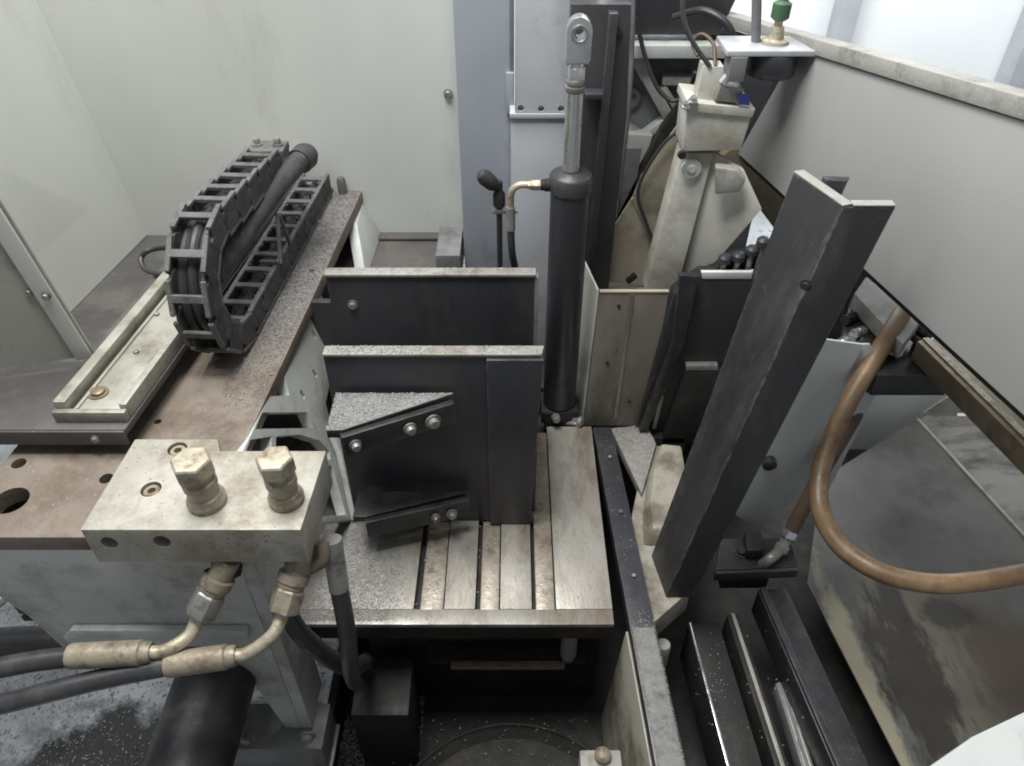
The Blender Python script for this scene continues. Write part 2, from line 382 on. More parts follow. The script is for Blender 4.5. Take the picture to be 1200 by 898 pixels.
# ================================================================ setting
build('floor', G().box((-6, -3, -0.62), (6, 8, -0.60)), 'floor', bev=0, kind='structure')
patch(K['floor'], (-.82, -1.79, 0), (.17, .11, 1), (.014, .014, .015), .55, 14)
patch(K['floor'], (-.52, -1.86, 0), (.16, .16, 1), (.02, .02, .02), .5, 12)
patch(K['floor'], (-1.1, -1.90, 0), (.25, .09, 1), (.12, .12, .125), .6, 16, .8)
build('hall_wall', G().box((-6, 3.4, -0.6), (6, 3.5, 4.0)), 'hall', bev=0, kind='structure')
for i, (x, w) in enumerate(((2.16, 0.10), (1.36, 0.07))):
    t = thing('hall_column', ('wide' if i == 0 else 'slim') + ' pale grey column against the white hall wall', 'column', (x, 3.34, -0.6), 'columns along the white hall wall')
    build('shaft', G().box((x - w / 2, 3.29, -0.55), (x + w / 2, 3.395, 4.0)), 'guide', t)
    build('foot', G().box((x - w / 2 - .03, 3.26, -0.599), (x + w / 2 + .03, 3.398, -0.55)), 'guide', t)

# ---- sheet metal enclosure on the far side and the left
CB = (-0.778, 1.440, 0.200); CT = (-0.818, 1.447, 0.529)
t = thing('rear_enclosure_panel', 'large cream painted sheet panel behind the clamp carriage', 'panel', (-0.4, 1.45, 0.2))
build('sheet', G().slab([(CB[0] - .1, 1.447, .15), (-.099, 1.447, .15), (-.099, 1.447, .95), (CB[0] - .2, 1.447, .95)], (0, .004, 0)), 'wall', t, bev=0)
build('bottom_flange', G().slab([(CB[0] + .05, 1.42, .2), (-.10, 1.42, .2), (-.10, 1.4465, .2), (CB[0] + .05, 1.4465, .2)], (0, 0, .006)), 'tbase', t)
bolt(t, (-0.120, 1.444, 0.499), (0, -1, 0), .006, .008)
t = thing('side_enclosure_panel', 'cream sheet panel meeting the rear panel in a dark corner', 'panel', (-0.8, 1.2, 0.2))
build('sheet', G().slab([(CB[0] - .001, 1.4465, .2), (-.87, .70, .2), (-.93, .70, .95), (CB[0] - .086, 1.4465, .95)], (-.004, 0, 0)), 'wall', t, bev=0)

a = (-0.573, 0.825, 0.358); b = (-0.601, 0.820, 0.590)
t = thing('front_guard_panel', 'scuffed grey sheet panel with a folded bolted edge strip', 'panel', (a[0], .82, a[2]))
dx, dz = b[0] - a[0], b[2] - a[2]
up2 = (b[0] + dx * .8, .815, b[2] + dz * .8)
build('sheet', G().slab([(a[0], .825, a[2]), up2, (up2[0] - .5, .70, up2[2]), (a[0] - .5, .70, a[2])], (.0, .003, 0)), 'wall_dirty', t, bev=0)
e = V(up2) - V(a)
build('edge_strip', G().slab([V(a) + V((0, -.004, 0)), V(up2) + V((0, -.004, 0)), V(up2) + V((-.020, -.009, 0)), V(a) + V((-.020, -.009, 0))], (0, -.004, 0)), 'wall', t)
bolt(t, V(a) + e * .255 + V((-.006, -.011, 0)), (0, -1, 0), .004, .006)
bolt(t, V(a) + e * .262 + V((-.028, -.006, 0)), (0, -1, 0), .004, .006)

build('side_ledge', G().box((-.90, .99, .18), (-.40, 1.4462, .1985)), 'tbase', label='dark dusty ledge along the foot of the cream panels', cat='ledge')
build('rear_ledge', G().slab([(-.395, 1.20, .18), (-.10, 1.20, .18), (-.10, 1.4462, .18), (-.395, 1.4462, .18)], (0, 0, .0185)), 'tbase', label='grey ledge between the dark clamp jaw and the cream rear panel', cat='ledge')
build('drive_box', G().box((-.15, 1.30, .199), (-.102, 1.42, .235)), 'castdark', label='small dark box at the foot of the blue grey post', cat='box')

# ================================================================ T-slot table
t = thing('slotted_table', 'oily grey machine table with three T-slots under the dark clamp jaw', 'table', (-.17, .85, -.06))
build('base', G().box((-.50, .644, -.055), (.150, 1.06, -.016)), 'dark', t)
for x0, x1 in ((-.50, -.149), (-.103, -.056), (-.018, .030), (.067, .152)):
    build('land', G().box((x0, .6605, -.0155), (x1, 1.062, 0)), 'table', t, bev=.001)
build('front_rail', G().box((-.50, .634, -.0085), (.152, .660, -.0003)), 'table', t)
for x0, x1 in ((-.140, -.1045), (-.049, -.0195), (.036, .0655)):
    build('slot_strip', G().box((x0, .661, -.0155), (x1, 1.05, -.004)), 'slot', t, bev=.003)

# ---- bar beside the table
def xb(y): return .150 + (1.06 - y) * .045
t = thing('guide_bar', 'long black bar strewn with swarf along the table edge', 'bar', (.19, .7, -.2))
build('bar', G().slab([(xb(1.06) + .006, 1.062, -.028), (xb(.36) + .006, .36, -.028), (xb(.36) + .046, .36, -.028), (xb(1.06) + .041, 1.062, -.028)], (0, 0, .026)), 'jaw', t)
build('web_plate', G().loft([(xb(.66) - .012, .640, -.30), (xb(.36) - .030, .36, -.30), (xb(.36) + .004, .36, -.30), (xb(.66) + .022, .640, -.30)],
                            [(xb(.66) + .0045, .640, -.0285), (xb(.36) + .0045, .36, -.0285), (xb(.36) + .034, .36, -.0285), (xb(.66) + .034, .640, -.0285)]), 'dirtycream', t)
build('swarf_layer', G().loft([(xb(.63) + .009, .63, -.0019), (xb(.37) + .009, .37, -.0019), (xb(.37) + .043, .37, -.0019), (xb(.63) + .041, .63, -.0019)], [(xb(.60) + .013, .60, -.0008), (xb(.37) + .013, .37, -.0008), (xb(.37) + .039, .37, -.0008), (xb(.60) + .037, .60, -.0008)]), 'swarfbed', t, bev=0, kind='stuff')
for y in (.98, .85, .72):
    bolt(t, (xb(y) + .026, y, -.0015), (0, 0, 1), .0035, .004, 'steel', washer=False)

# ================================================================ clamp jaw
t = thing('clamp_jaw', 'dark vertical double plate jaw standing on the slotted table', 'clamp jaw', (-.12, .93, .003))
build('face_plate', G().box((-.262, .830, .003), (.0325, .848, .352)), 'jaw', t)
build('top_strip', G().slab([(-.262, .8275, .3525), (.041, .8275, .3525), (.045, .848, .3525), (-.262, .848, .3525)], (0, 0, .0045)), 'worn', t)
build('wear_pad', G().slab([(-.037, .822, .003), (.031, .822, .003), (.043, .822, .351), (-.035, .822, .351)], (0, .0075, 0)), 'jaw', t)
build('rear_plate', G().box((-.298, 1.040, .003), (.036, 1.056, .350)), 'jaw', t)
build('rear_top_strip', G().box((-.300, 1.036, .3505), (.0385, 1.058, .3555)), 'worn', t)
build('side_plate', G().slab([(.0335, .849, .003), (.0335, 1.039, .003), (.0335, 1.039, .20), (.0335, .849, .345)], (.006, 0, 0)), 'jaw', t)
build('rear_wing', G().box((-.336, 1.042, .003), (-.2985, 1.054, .2985)), 'jaw', t)
build('rear_edge', G().box((.0365, 1.038, .20), (.0425, 1.054, .349)), 'steel', t)
bolt(t, (-0.262, 1.040, 0.296), (0, -1, 0), .006, .007)

JAW = t
def arm(z, near, far, h, boltpos):
    back = [(near[0] - .02, .8205, z), (far[0], .8205, z), (near[0] + .0, near[1], z), (near[0] - .02, near[1], z)]
    a = build('arm', G().slab([(p[0], p[1], z - .012) for p in back], (0, 0, .012)), 'black', JAW)
    if z > .2: build('swarf_layer', G().loft([(p[0], p[1], z + .0002) for p in back], [(p[0] * .99 - .0012, p[1] * .995 + .0035, z + .0028) for p in back]), 'swarfbed', a, bev=0, kind='stuff')
    n, f = V(near), V(far); n.z = f.z = z - h / 2; f.y = .812
    build('front_bar', G().bar(n + V((0, -.006, -.002)), f + V((0, -.004, -.002)), .010, h), 'black', a)
    d = (f - n).normalized(); nn = V((d.y, -d.x, 0)).normalized()
    for q, r in boltpos:
        bolt(a, n.lerp(f, q) + V((0, -.006, -.002)) + nn * .0055, nn, r, .010, 'steel')
arm(.29, (-0.231, 0.744, 0.290), (-0.083, 0.850, 0.290), .036, ((.10, .006), (.58, .0065), (.79, .008)))
arm(.085, (-0.227, 0.768, 0.085), (-0.069, 0.846, 0.085), .036, ((.66, .005), (.82, .006)))

# ================================================================ clamp carriage (rusty plate, cast supports)
def xr(y): return -.350 + (y - .703) * .056
t = CARR = thing('clamp_carriage', 'rusty steel plate on grey cast supports carrying valve block and cable chain', 'carriage', (-.45, .9, -.25))
pl = build('top_plate', G().slab([(xr(.557) - .30, .557, .276), (xr(.557), .557, .276), (xr(1.457), 1.457, .276), (xr(1.457) - .28, 1.457, .276)], (0, 0, .024)), 'rust', t)
g = G()
for p, r in (((-0.607, 0.613, 0.300), .021), ((-0.628, 0.675, 0.300), .009), ((-0.506, 0.649, 0.300), .0085), ((-0.479, 0.753, 0.300), .005), ((-0.390, 1.189, 0.300), .004), ((-0.350, 1.394, 0.300), .004)):
    g.lathe((p[0], p[1], .25), (0, 0, 1), [(0, r), (.1, r)], 28)
cut(pl, g)
# front wall with its arch, thick right leg
fw = build('front_wall', G().slab([(-.66, .560, .275), (-.328, .560, .275), (-.328, .560, -.17), (-.352, .560, -.17), (-.375, .560, -.02), (-.40, .560, .062), (-.50, .560, .062), (-.54, .560, -.04), (-.60, .560, .075), (-.655, .560, .20)], (0, .012, 0)), 'cast', t)
build('front_rib', G().slab([(-.59, .5595, .10), (-.345, .5595, .10), (-.345, .5595, .118), (-.575, .5595, .118)], (0, -.010, 0)), 'cast', t)
build('leg', G().slab([(-.328, .5605, .275), (-.310, .5605, .275), (-.310, .5605, -.17), (-.328, .5605, -.17)], (0, .075, 0)), 'cast', t)
build('leg', G().slab([(-.66, .5725, .20), (-.64, .5725, .20), (-.60, .5725, .02), (-.62, .5725, .02)], (0, .05, 0)), 'cast', t)
ft = build('foot_flange', G().box((-.45, .528, -.24), (-.290, .60, -.171)), 'castdark', t)
build('foot_lip', G().box((-.45, .520, -.249), (-.285, .60, -.2405)), 'worn', t)
for p in ((-0.393, 0.527, -0.126), (-0.302, 0.527, -0.123)):
    bolt(t, p, (0, -1, 0), .008, .010, 'castdark')
# side truss below the plate's right edge, leaning outwards to the table
NRM = V((1, 0, .26)).normalized()
def on_truss(pts, d0, d1): return G().loft([V(p) + NRM * d0 for p in pts], [V(p) + NRM * d1 for p in pts])
tr = build('side_truss', on_truss([(-0.342, 0.694, 0.304), (-0.334, 1.125, 0.274), (-0.323, 1.124, 0.230), (-0.320, 1.081, 0.218), (-0.310, 1.080, 0.181), (-0.306, 1.003, 0.166), (-0.305, 0.948, 0.162), (-0.287, 0.906, 0.092), (-0.275, 0.877, 0.044), (-0.261, 0.839, -0.008), (-0.298, 0.715, 0.133), (-0.327, 0.678, 0.246)], -.022, -.005), 'cast', t, bev=.002)
for q in ([(-0.340, 0.813, 0.294), (-0.339, 0.870, 0.292), (-0.338, 0.882, 0.287), (-0.329, 0.862, 0.254)], [(-0.341, 0.743, 0.297), (-0.340, 0.777, 0.296), (-0.316, 0.880, 0.203), (-0.309, 0.874, 0.175)],
          [(-0.341, 0.693, 0.299), (-0.341, 0.720, 0.299), (-0.331, 0.765, 0.262), (-0.328, 0.740, 0.249)], [(-0.326, 0.749, 0.241), (-0.329, 0.774, 0.253), (-0.316, 0.830, 0.203), (-0.302, 0.870, 0.151), (-0.294, 0.879, 0.118), (-0.291, 0.870, 0.108), (-0.314, 0.787, 0.197)],
          [(-0.310, 0.788, 0.180), (-0.290, 0.863, 0.101), (-0.284, 0.854, 0.080), (-0.270, 0.823, 0.025), (-0.293, 0.746, 0.113)]):
    cut(tr, on_truss(q, -.06, .03))
for p in ((-0.335, 1.056, 0.276), (-0.327, 1.027, 0.246), (-0.319, 0.964, 0.213), (-0.322, 0.896, 0.226), (-0.315, 1.034, 0.201)):
    p = V(p); u_ = V((.26, 0, -1)).normalized(); v_ = V((0, 1, 0))
    cut(tr, on_truss([p + u_ * .008 + v_ * .004, p + u_ * .008 - v_ * .003, p - u_ * .008 - v_ * .004, p - u_ * .008 + v_ * .003], -.06, .03))
build('truss_flange', on_truss([(-0.302, 0.903, 0.149), (-0.298, 0.918, 0.135), (-0.286, 0.911, 0.087), (-0.260, 0.842, -0.011), (-0.265, 0.825, 0.008), (-0.289, 0.890, 0.099)], -.0045, .006), 'cast', t, bev=.003)
build('opening_shade_plate', G().box((-.655, .575, .10), (-.42, .80, .11)), 'dark', t)  # added dark plate so the opening in the rusty plate looks black
build('opening_shade_sheet', G().box((-.652, .573, .12), (-.642, .70, .2755)), 'dark', t)  # added dark sheet that hides the bright floor below the plate opening
build('rear_wall', G().box((-.50, 1.06, .0), (-.335, 1.075, .275)), 'castdark', t)
build('inner_wall', G().box((-.53, .88, -.2), (-.515, 1.06, .275)), 'castdark', t)
# far end support beside the cream panel
build('end_support', G().slab([(xr(1.44) + .001, 1.36, .274), (xr(1.44) + .001, 1.455, .274), (xr(1.44) + .03, 1.455, .2), (xr(1.44) + .024, 1.27, .2)], (-.02, 0, 0)), 'cast', t)
for p in ((-0.389, 1.310, 0.299), (-0.368, 1.137, 0.299)):
    bolt(t, (p[0] + .02, p[1], .3001), (0, 0, 1), .004, .005, 'steel')

# ---- tray and aluminium channel on the carriage
def xc(y): return -.579 + (y - .716) * .10
t = thing('side_tray', 'dirty dark sheet tray resting beside the rusty plate', 'tray', (-.6, .9, .305))
build('deck', G().slab([(-.93, .694, .331), (xc(.694) + .094, .694, .331), (xc(1.43) + .094, 1.43, .331), (-.55, 1.43, .331), (-.60, .832, .331), (-.93, .832, .331)], (0, 0, .010)), 'tbase', t)
build('front_lip', G().slab([(-.93, .690, .318), (xc(.69) + .094, .690, .318), (xc(.69) + .094, .6937, .318), (-.93, .6937, .318)], (0, 0, .0225)), 'tbase', t)
build('spacer', G().box((-.57, .74, .3003), (-.51, .80, .3306)), 'dark', t)
build('spacer', G().box((-.54, 1.20, .3003), (-.48, 1.26, .3306)), 'dark', t)
t = thing('aluminium_channel', 'pale oily aluminium channel lying along the tray by the chain', 'channel', (xc(1) + .045, 1.0, .3412))
def chan(name, o0, o1, z0, z1, y0=.716, y1=1.43, m='channel', bev=.002):
    return build(name, G().slab([(xc(y0) + o0, y0, z0), (xc(y0) + o1, y0, z0), (xc(y1) + o1, y1, z0), (xc(y1) + o0, y1, z0)], (0, 0, z1 - z0)), m, t, bev=bev)
chan('floor_web', .0215, .0815, .3415, .3555)
chan('side_wall', 0, .016, .3415, .368)
chan('inner_step', .0265, .0295, .3556, .3585)
chan('side_wall', .082, .092, .3415, .364)
chan('end_wall', .0, .092, .3412, .358, .707, .7155)
bolt(t, (-0.537, 0.747, 0.356), (0, 0, 1), .009, .006, 'brass')
bolt(t, (-0.521, 0.834, 0.356), (0, 0, 1), .004, .003, 'steel', washer=False)
bolt(t, (-0.525, 0.925, 0.356), (0, 0, 1), .004, .003, 'steel', washer=False)
bolt(t, (xc(.692) + .055, .6897, .329), (0, -1, 0), .004, .004, 'steel')

# ================================================================ cable drag chain
def xk(y): return -.420 + (y - .93) * .058
t = thing('cable_chain', 'dusty black plastic cable chain looped over the rusty plate', 'cable chain', (xk(1.1), 1.1, .303))
PITCH, RAD, HL, WL = .0480, .088, .043, .054
zc = .3260
cy = .940
path = []                                       # (y, z, heading angle)
s_low = 1.425
n_low = int((s_low - cy) / PITCH)
LEN_low = s_low - cy; LEN_b = math.pi * RAD * .97; LEN_up = .262
def at_s(s):
    if s < LEN_low: return (s_low - s, zc, math.pi)
    s -= LEN_low
    if s < LEN_b:
        a = s / RAD
        return (cy - RAD * math.sin(a), zc + RAD - RAD * math.cos(a), math.pi - a)
    a = LEN_b / RAD
    s -= LEN_b
    y0, z0 = cy - RAD * math.sin(a), zc + RAD - RAD * math.cos(a)
    return (y0 + s, z0 - s * .10, math.pi - a - .10)
def link_mesh():
    """local: length along +Y, up along +Z, origin at the middle of the link"""
    bm = bmesh.new()
    def add(g, bev, mi):
        n0 = len(bm.faces)
        bmesh.ops.recalc_face_normals(g.bm, faces=g.bm.faces)
        ed = [e for e in g.bm.edges if len(e.link_faces) == 2 and e.calc_face_angle(0) > .6]
        if bev: bmesh.ops.bevel(g.bm, geom=ed, offset=bev, offset_type='OFFSET', segments=1, affect='EDGES', clamp_overlap=True)
        me = bpy.data.meshes.new('tmp'); g.bm.to_mesh(me); g.bm.free()
        bm.from_mesh(me); bpy.data.meshes.remove(me)
        bm.faces.ensure_lookup_table()
        for f in bm.faces[n0:]: f.material_index = mi
    for s in (-1, 1):
        for (dx, y0, y1, h) in ((0, -.027, .014, HL), (.003, -.006, .029, HL * .84)):
            x0 = s * (WL / 2 - .004 - dx)
            n = 8
            pts = [(x0, y0, -h / 2), (x0, y1 - .008, -h / 2)] + [(x0, y1 - .008 + math.cos(u) * h * .5 * .7, math.sin(u) * h / 2) for u in [(-.5 + (k + .5) / n) * math.pi for k in range(n)]] + [(x0, y1 - .008, h / 2), (x0, y0, h / 2)]
            add(G().slab(pts, (s * .004, 0, 0)), .0008, 0)
        add(G().lathe((s * WL / 2, .0215, 0), (s, 0, 0), [(-.0045, .0085), (.0006, .0085), (.0008, .005)], 12), 0, 0)
    for zz in (HL / 2 - .001, -HL / 2 + .001):
        add(G().box((-WL / 2 + .001, -.0065, zz - .003), (WL / 2 - .001, .0045, zz + .003)), .0008, 1)
        for s in (-1, 1): add(G().box((s * (WL / 2 - .003) - .0035, -.0255, zz - .0025), (s * (WL / 2 - .003) + .0035, .0235, zz + .0028)), .0006, 1)
    me = bpy.data.meshes.new('link'); bm.to_mesh(me); bm.free()
    me.materials.append(K['plastic']); me.materials.append(K['plastic_edge'])
    return me
m_link = link_mesh()
total = LEN_low + LEN_b + LEN_up
n = int(total / PITCH)
rl = random.Random(3)
for k in range(n):
    y, z, a = at_s((k + .5) * PITCH)
    o = bpy.data.objects.new('link', m_link); COL.objects.link(o); o.parent = t
    o.location = V((xk(y), y, z)) - wloc(t)
    o.rotation_mode = 'XYZ'
    # heading angle a: pi means running towards -y; rotate local +Y onto the heading in the y-z plane
    rx = math.atan2(math.sin(a), math.cos(a))
    o.rotation_euler = (rx + rl.uniform(-.02, .02), 0, rl.uniform(-.015, .015) - .058)
for off in (-.0150, .0005, .0155):
    cb = [(xk(at_s(s)[0]) + off, at_s(s)[0], at_s(s)[1] + (.004 if off > 0 else -.003)) for s in np.linspace(.01, total - .01, 34)]
    build('cable', G().tube(cb, .0078, 10, 2), 'rubber', t, bev=0)
# end brackets
ye, ze, _ = at_s(total - .01)
g = G().box((xk(ye) - .030, ye + .01, ze + .004), (xk(ye) + .030, ye + .055, ze + .016))
g.box((xk(ye) - .030, ye + .01, ze - .030), (xk(ye) - .026, ye + .05, ze + .0035)).box((xk(ye) + .026, ye + .01, ze - .030), (xk(ye) + .030, ye + .05, ze + .0035))
eb = build('end_bracket', g, 'plastic_edge', t)
for s in (-1, 1): bolt(eb, (xk(ye) + s * .017, ye + .035, ze + .0161), (0, 0, 1), .006, .012, 'steel')
build('end_bracket', G().box((xk(1.44) - .024, 1.425, .3005), (xk(1.44) + .024, 1.452, .309)), 'plastic_edge', t)
build('guide_pin', G().lathe((xk(1.44) + .045, 1.437, .3002), (0, 0, 1), [(0, .009), (.028, .009), (.034, .006), (.036, .001)], 16), 'plastic_edge', t, bev=0)
g = G()
g.bar((xk(1.08) + .034, 1.075, .352), (xk(1.08) + .034, 1.11, .425), .006, .006)
g.bar((xk(1.08) + .036, 1.135, .352), (xk(1.08) + .036, 1.112, .422), .006, .006)
g.bar((xk(1.08) - .0, 1.076, .355), (xk(1.08) + .034, 1.076, .355), .006, .006)
build('separator', g, 'plastic_edge', t)
# conduit lying in the loop
t = thing('conduit', 'thick black conduit running beside the upper run of the cable chain', 'conduit', (xk(1.1) + .04, 1.1, .35))
cp = [(xk(1.235) + .046, 1.235, .462), (xk(1.19) + .034, 1.19, .458), (xk(1.08) + .018, 1.08, .447), (xk(.98) + .010, .98, .440), (xk(.91), .91, .43)]
build('hose', G().tube(cp, .0175, 16, 6), 'plastic', t, bev=0)
build('cap', G().lathe(V(cp[0]) + V((-.004, -.008, -.002)), V(cp[0]) - V(cp[1]), [(0, .0215), (.022, .0225), (.034, .017), (.040, .006)], 20), 'plastic', t, bev=0)
build('mounting_strap', G().tube([(cp[2][0], cp[2][1], cp[2][2]), (cp[2][0] - .03, cp[2][1] + .01, cp[2][2] - .02)], .004, 8, 0), 'plastic_edge', t, bev=0)
t = build('cable_loop', G().tube([(-0.574, 1.114, 0.360), (-0.590, 1.089, 0.370), (-0.605, 1.081, 0.360), (-0.594, 1.061, 0.350), (-0.559, 1.045, 0.350)], .0045, 10, 8), 'rubber', bev=0, label='thin dark cable looping out behind the chain bend', cat='cable')

# ================================================================ valve block with plugs and hose assemblies
t = thing('valve_block', 'cream coloured alloy manifold block bolted on the rusty plate', 'valve block', (-.34, .58, .302))
bl = build('body', G().slab([(-.462, .521, .3015), (-.226, .521, .3015), (-.221, .640, .3015), (-.347, .640, .3015), (-.356, .660, .3015), (-.456, .660, .3015)], (0, 0, .0565)), 'block', t, bev=.002)
g = G()
TOPH = ((-0.407, 0.579, 0.358), (-0.399, 0.643, 0.358))
for p in TOPH: g.lathe((p[0], p[1], .345), (0, 0, 1), [(0, .0115), (.05, .0115)], 24)
FRH = ((-0.438, 0.521, 0.336), (-0.380, 0.521, 0.338))
for p in FRH: g.lathe((p[0], .585, p[2]), (0, -1, 0), [(0, .0095), (.09, .0095)], 24)
cut(bl, g)
for p in TOPH:
    build('socket_screw', G().lathe((p[0], p[1], .3452), (0, 0, 1), [(0, .0095), (.0095, .0095), (.0105, .0085), (.0105, .0045), (.004, .0045)], 20), 'oldnut', t, bev=0)
def plug(base, lean, s=1.0):
    ax = V(lean).normalized(); q = 1.28
    g = G(); g.lathe(base, ax, [(d * q, r * s) for d, r in [(0, .0205), (.004, .021), (.006, .0215), (.009, .019), (.012, .0185), (.013, .0165), (.022, .0165), (.023, .0185), (.030, .0185), (.031, .016), (.037, .016)]], 24)
    p = build('plug', g, 'midnut', t, bev=0)
    build('hex_cap', G().lathe(V(base) + ax * .0372 * q, ax, [(0, .0175 * s), (.002, .0218 * s), (.019, .0218 * s), (.0215, .0195 * s)], sides=6, rot=.3), 'nut', p, bev=.0008)
    return p
plug((-0.337, 0.560, 0.358), (-.012, -.02, 1), 1.0)
plug((-0.250, 0.563, 0.358), (-.01, -.02, 1), .93)

def hose_assembly(label, top, nutb, bend, fer0, fer1, rest):
    t = thing('hydraulic_hose', label, 'hose', nutb, 'hydraulic hoses below the valve block')
    top, nutb = V(top), V(nutb); ax = (nutb - top).normalized(); ln = (nutb - top).length
    build('adapter', G().lathe(top, ax, [(0, .014), (ln * .30, .014), (ln * .31, .0185), (ln * .46, .0185), (ln * .48, .016), (ln * .55, .016)], 20), 'oldnut', t, bev=0)
    build('swivel_nut', G().lathe(top + ax * ln * .56, ax, [(0, .016), (.003, .0185), (ln * .40, .0185), (ln * .44, .014)], sides=6), 'midnut' if 'bright' in label else 'steel', t, bev=.001)
    fd = (V(fer1) - V(fer0)).normalized()
    build('bent_tube', G().tube([nutb - ax * .008, nutb + ax * .006] + list(bend) + [V(fer0) - fd * .01, V(fer0) + fd * .003], .0078, 14, 6), 'nut', t, bev=0)
    L_ = (V(fer1) - V(fer0)).length
    build('ferrule', G().lathe(fer0, fd, [(0, .011), (.004, .0125), (.010, .0125), (.012, .0145), (L_ - .004, .0145), (L_, .0135)], 22), 'oldnut', t, bev=0)
    build('rubber_hose', G().tube([V(fer1) - fd * .01] + list(rest), .0118, 16, 6), 'rubber', t, bev=0)
    return t
hose_assembly('black hydraulic hose with rusty nut ending further along at the block middle', (-0.323, 0.534, 0.290), (-0.359, 0.496, 0.235), [(-0.368, 0.480, 0.222), (-0.382, 0.468, 0.218)], (-0.407, 0.462, 0.215), (-0.498, 0.457, 0.215), [(-0.536, 0.452, 0.213), (-0.573, 0.446, 0.210), (-0.658, 0.436, 0.200), (-0.760, 0.424, 0.190)])
hose_assembly('black hydraulic hose with bright brass nut under the block end', (-0.244, 0.544, 0.285), (-0.264, 0.500, 0.235), [(-0.272, 0.482, 0.222), (-0.288, 0.472, 0.212)], (-0.314, 0.464, 0.205), (-0.392, 0.455, 0.200), [(-0.461, 0.441, 0.195), (-0.515, 0.429, 0.190), (-0.572, 0.419, 0.180), (-0.662, 0.402, 0.170), (-0.751, 0.386, 0.160)])
t = thing('elbow_fitting', 'dark elbow fitting tucked behind the swivel nuts below the block', 'fitting', (-.33, .57, .25))
build('elbow', G().tube([(-.335, .585, .3005), (-.335, .575, .275), (-.335, .548, .262)], .015, 16, 5), 'dark', t, bev=0)
build('collar', G().lathe((-.335, .549, .2625), (0, -1, -.3), [(0, .018), (.014, .018)], sides=6), 'dark', t)
t = thing('hose_pair', 'black hoses dropping from steel sleeves at the end of the block', 'hose', (-.22, .6, .1))
build('sleeve', G().tube([(-0.217, 0.578, 0.270), (-0.214, 0.557, 0.200)], .0125, 16, 0), 'steel', t, bev=0)
build('hose', G().tube([(-0.214, 0.557, 0.200), (-0.211, 0.541, 0.140), (-0.214, 0.528, 0.060), (-0.230, 0.570, -0.050)], .0115, 14, 6), 'rubber', t, bev=0)
build('hose', G().tube([(-0.295, 0.566, 0.160), (-0.277, 0.548, 0.120), (-0.247, 0.546, 0.060), (-0.227, 0.565, 0.000), (-0.228, 0.632, -0.100)], .0125, 14, 6), 'rubber', t, bev=0)
build('elbow', G().tube([(-0.227, 0.569, 0.275), (-0.227, 0.557, 0.260), (-0.242, 0.548, 0.255)], .010, 14, 6), 'brass', t, bev=0)

t = thing('clamp_cylinder', 'fat black cylinder barrel running below the clamp carriage', 'cylinder', (-.42, .5, -.06))
build('barrel', G().lathe((-.422, .30, -.02), (0, 1, 0), [(0, .050), (.004, .055), (.55, .055), (.554, .05)], 40), 'black', t, bev=0)
build('end_cap', G().lathe((-.422, .8545, -.02), (0, 1, 0), [(0, .058), (.03, .058)], 40), 'dark', t)

# ================================================================ posts and lift cylinder at the back
t = thing('rear_post', 'wide blue grey painted post beside the cream rear panel', 'post', (-.045, 1.36, -.1))
build('shaft', G().box((-.097, 1.350, -.1), (.004, 1.44, .95)), 'blue', t, bev=.003)
build('side_groove', G().box((-.004, 1.3465, .53), (.0035, 1.3497, .95)), 'castdark', t)
build('bracket', G().box((-.010, 1.338, .50), (.003, 1.3495, .57)), 'blue', t)
t = thing('guide_way', 'pale ground steel guideway bolted to the back of the lift cylinder post', 'guideway', (.06, 1.31, -.05))
up = build('upper_way', G().box((.005, 1.300, .516), (.135, 1.345, .95)), 'guide', t)
g = G()
for p in ((0.015, 1.300, 0.521), (0.050, 1.300, 0.520), (0.084, 1.300, 0.520)): g.lathe((p[0], 1.31, p[2] + .003), (0, -1, 0), [(0, .0055), (.05, .0055)], 16)
cut(up, g)
build('lip', G().box((-.004, 1.297, .507), (.135, 1.345, .5155)), 'guide', t)
build('lower_way', G().box((-.002, 1.303, -.05), (.11, 1.345, .5065)), 'guide', t)

t = thing('lift_cylinder', 'upright black hydraulic cylinder with chromed rod and flat rod eye', 'cylinder', (.091, 1.1, .002))
cx, cyl = .091, 1.10
build('barrel', G().lathe((cx, cyl, .03), (0, 0, 1), [(0, .029), (.003, .031), (.44, .031), (.441, .0335), (.463, .0335), (.467, .031), (.472, .020)], 40), 'jaw', t, bev=0)
build('foot', G().box((cx - .035, cyl - .03, .002), (cx + .035, cyl + .03, .0295)), 'dark', t)
build('rod', G().lathe((cx - .001, cyl, .503), (0, 0, 1), [(0, .0128), (.118, .0128)], 28), 'chrome', t, bev=0)
build('lock_ring', G().lathe((cx - .001, cyl, .6212), (0, 0, 1), [(0, .0128), (.003, .0142), (.008, .0142), (.0085, .012), (.012, .012), (.0125, .0135), (.0165, .0135)], 28), 'steel', t, bev=0)
build('lock_nut', G().lathe((cx - .001, cyl, .638), (0, 0, 1), [(0, .013), (.018, .013)], sides=6), 'chrome', t)
ez = .662
pts = [(cx - .017, cyl - .012, ez), (cx + .015, cyl - .012, ez), (cx + .018, cyl - .012, ez + .006), (cx + .018, cyl - .012, ez + .040)] + [(cx + .0005 + .0175 * math.cos(a), cyl - .012, ez + .043 + .018 * math.sin(a)) for a in [math.pi * k / 10 for k in range(11)]] + [(cx - .017, cyl - .012, ez + .006)]
eye = build('rod_eye', G().slab(pts, (0, .024, 0)), 'chrome', t, bev=.002)
cut(eye, G().lathe((cx + .0005, cyl - .03, ez + .040), (0, 1, 0), [(0, .0075), (.06, .0075)], 24))
build('eye_ring', G().tube([(cx + .0005 + .0105 * math.cos(a), cyl - .0125, ez + .040 + .0105 * math.sin(a)) for a in [2 * math.pi * k / 24 for k in range(25)]], .0018, 8, 0), 'steel', eye, bev=0)
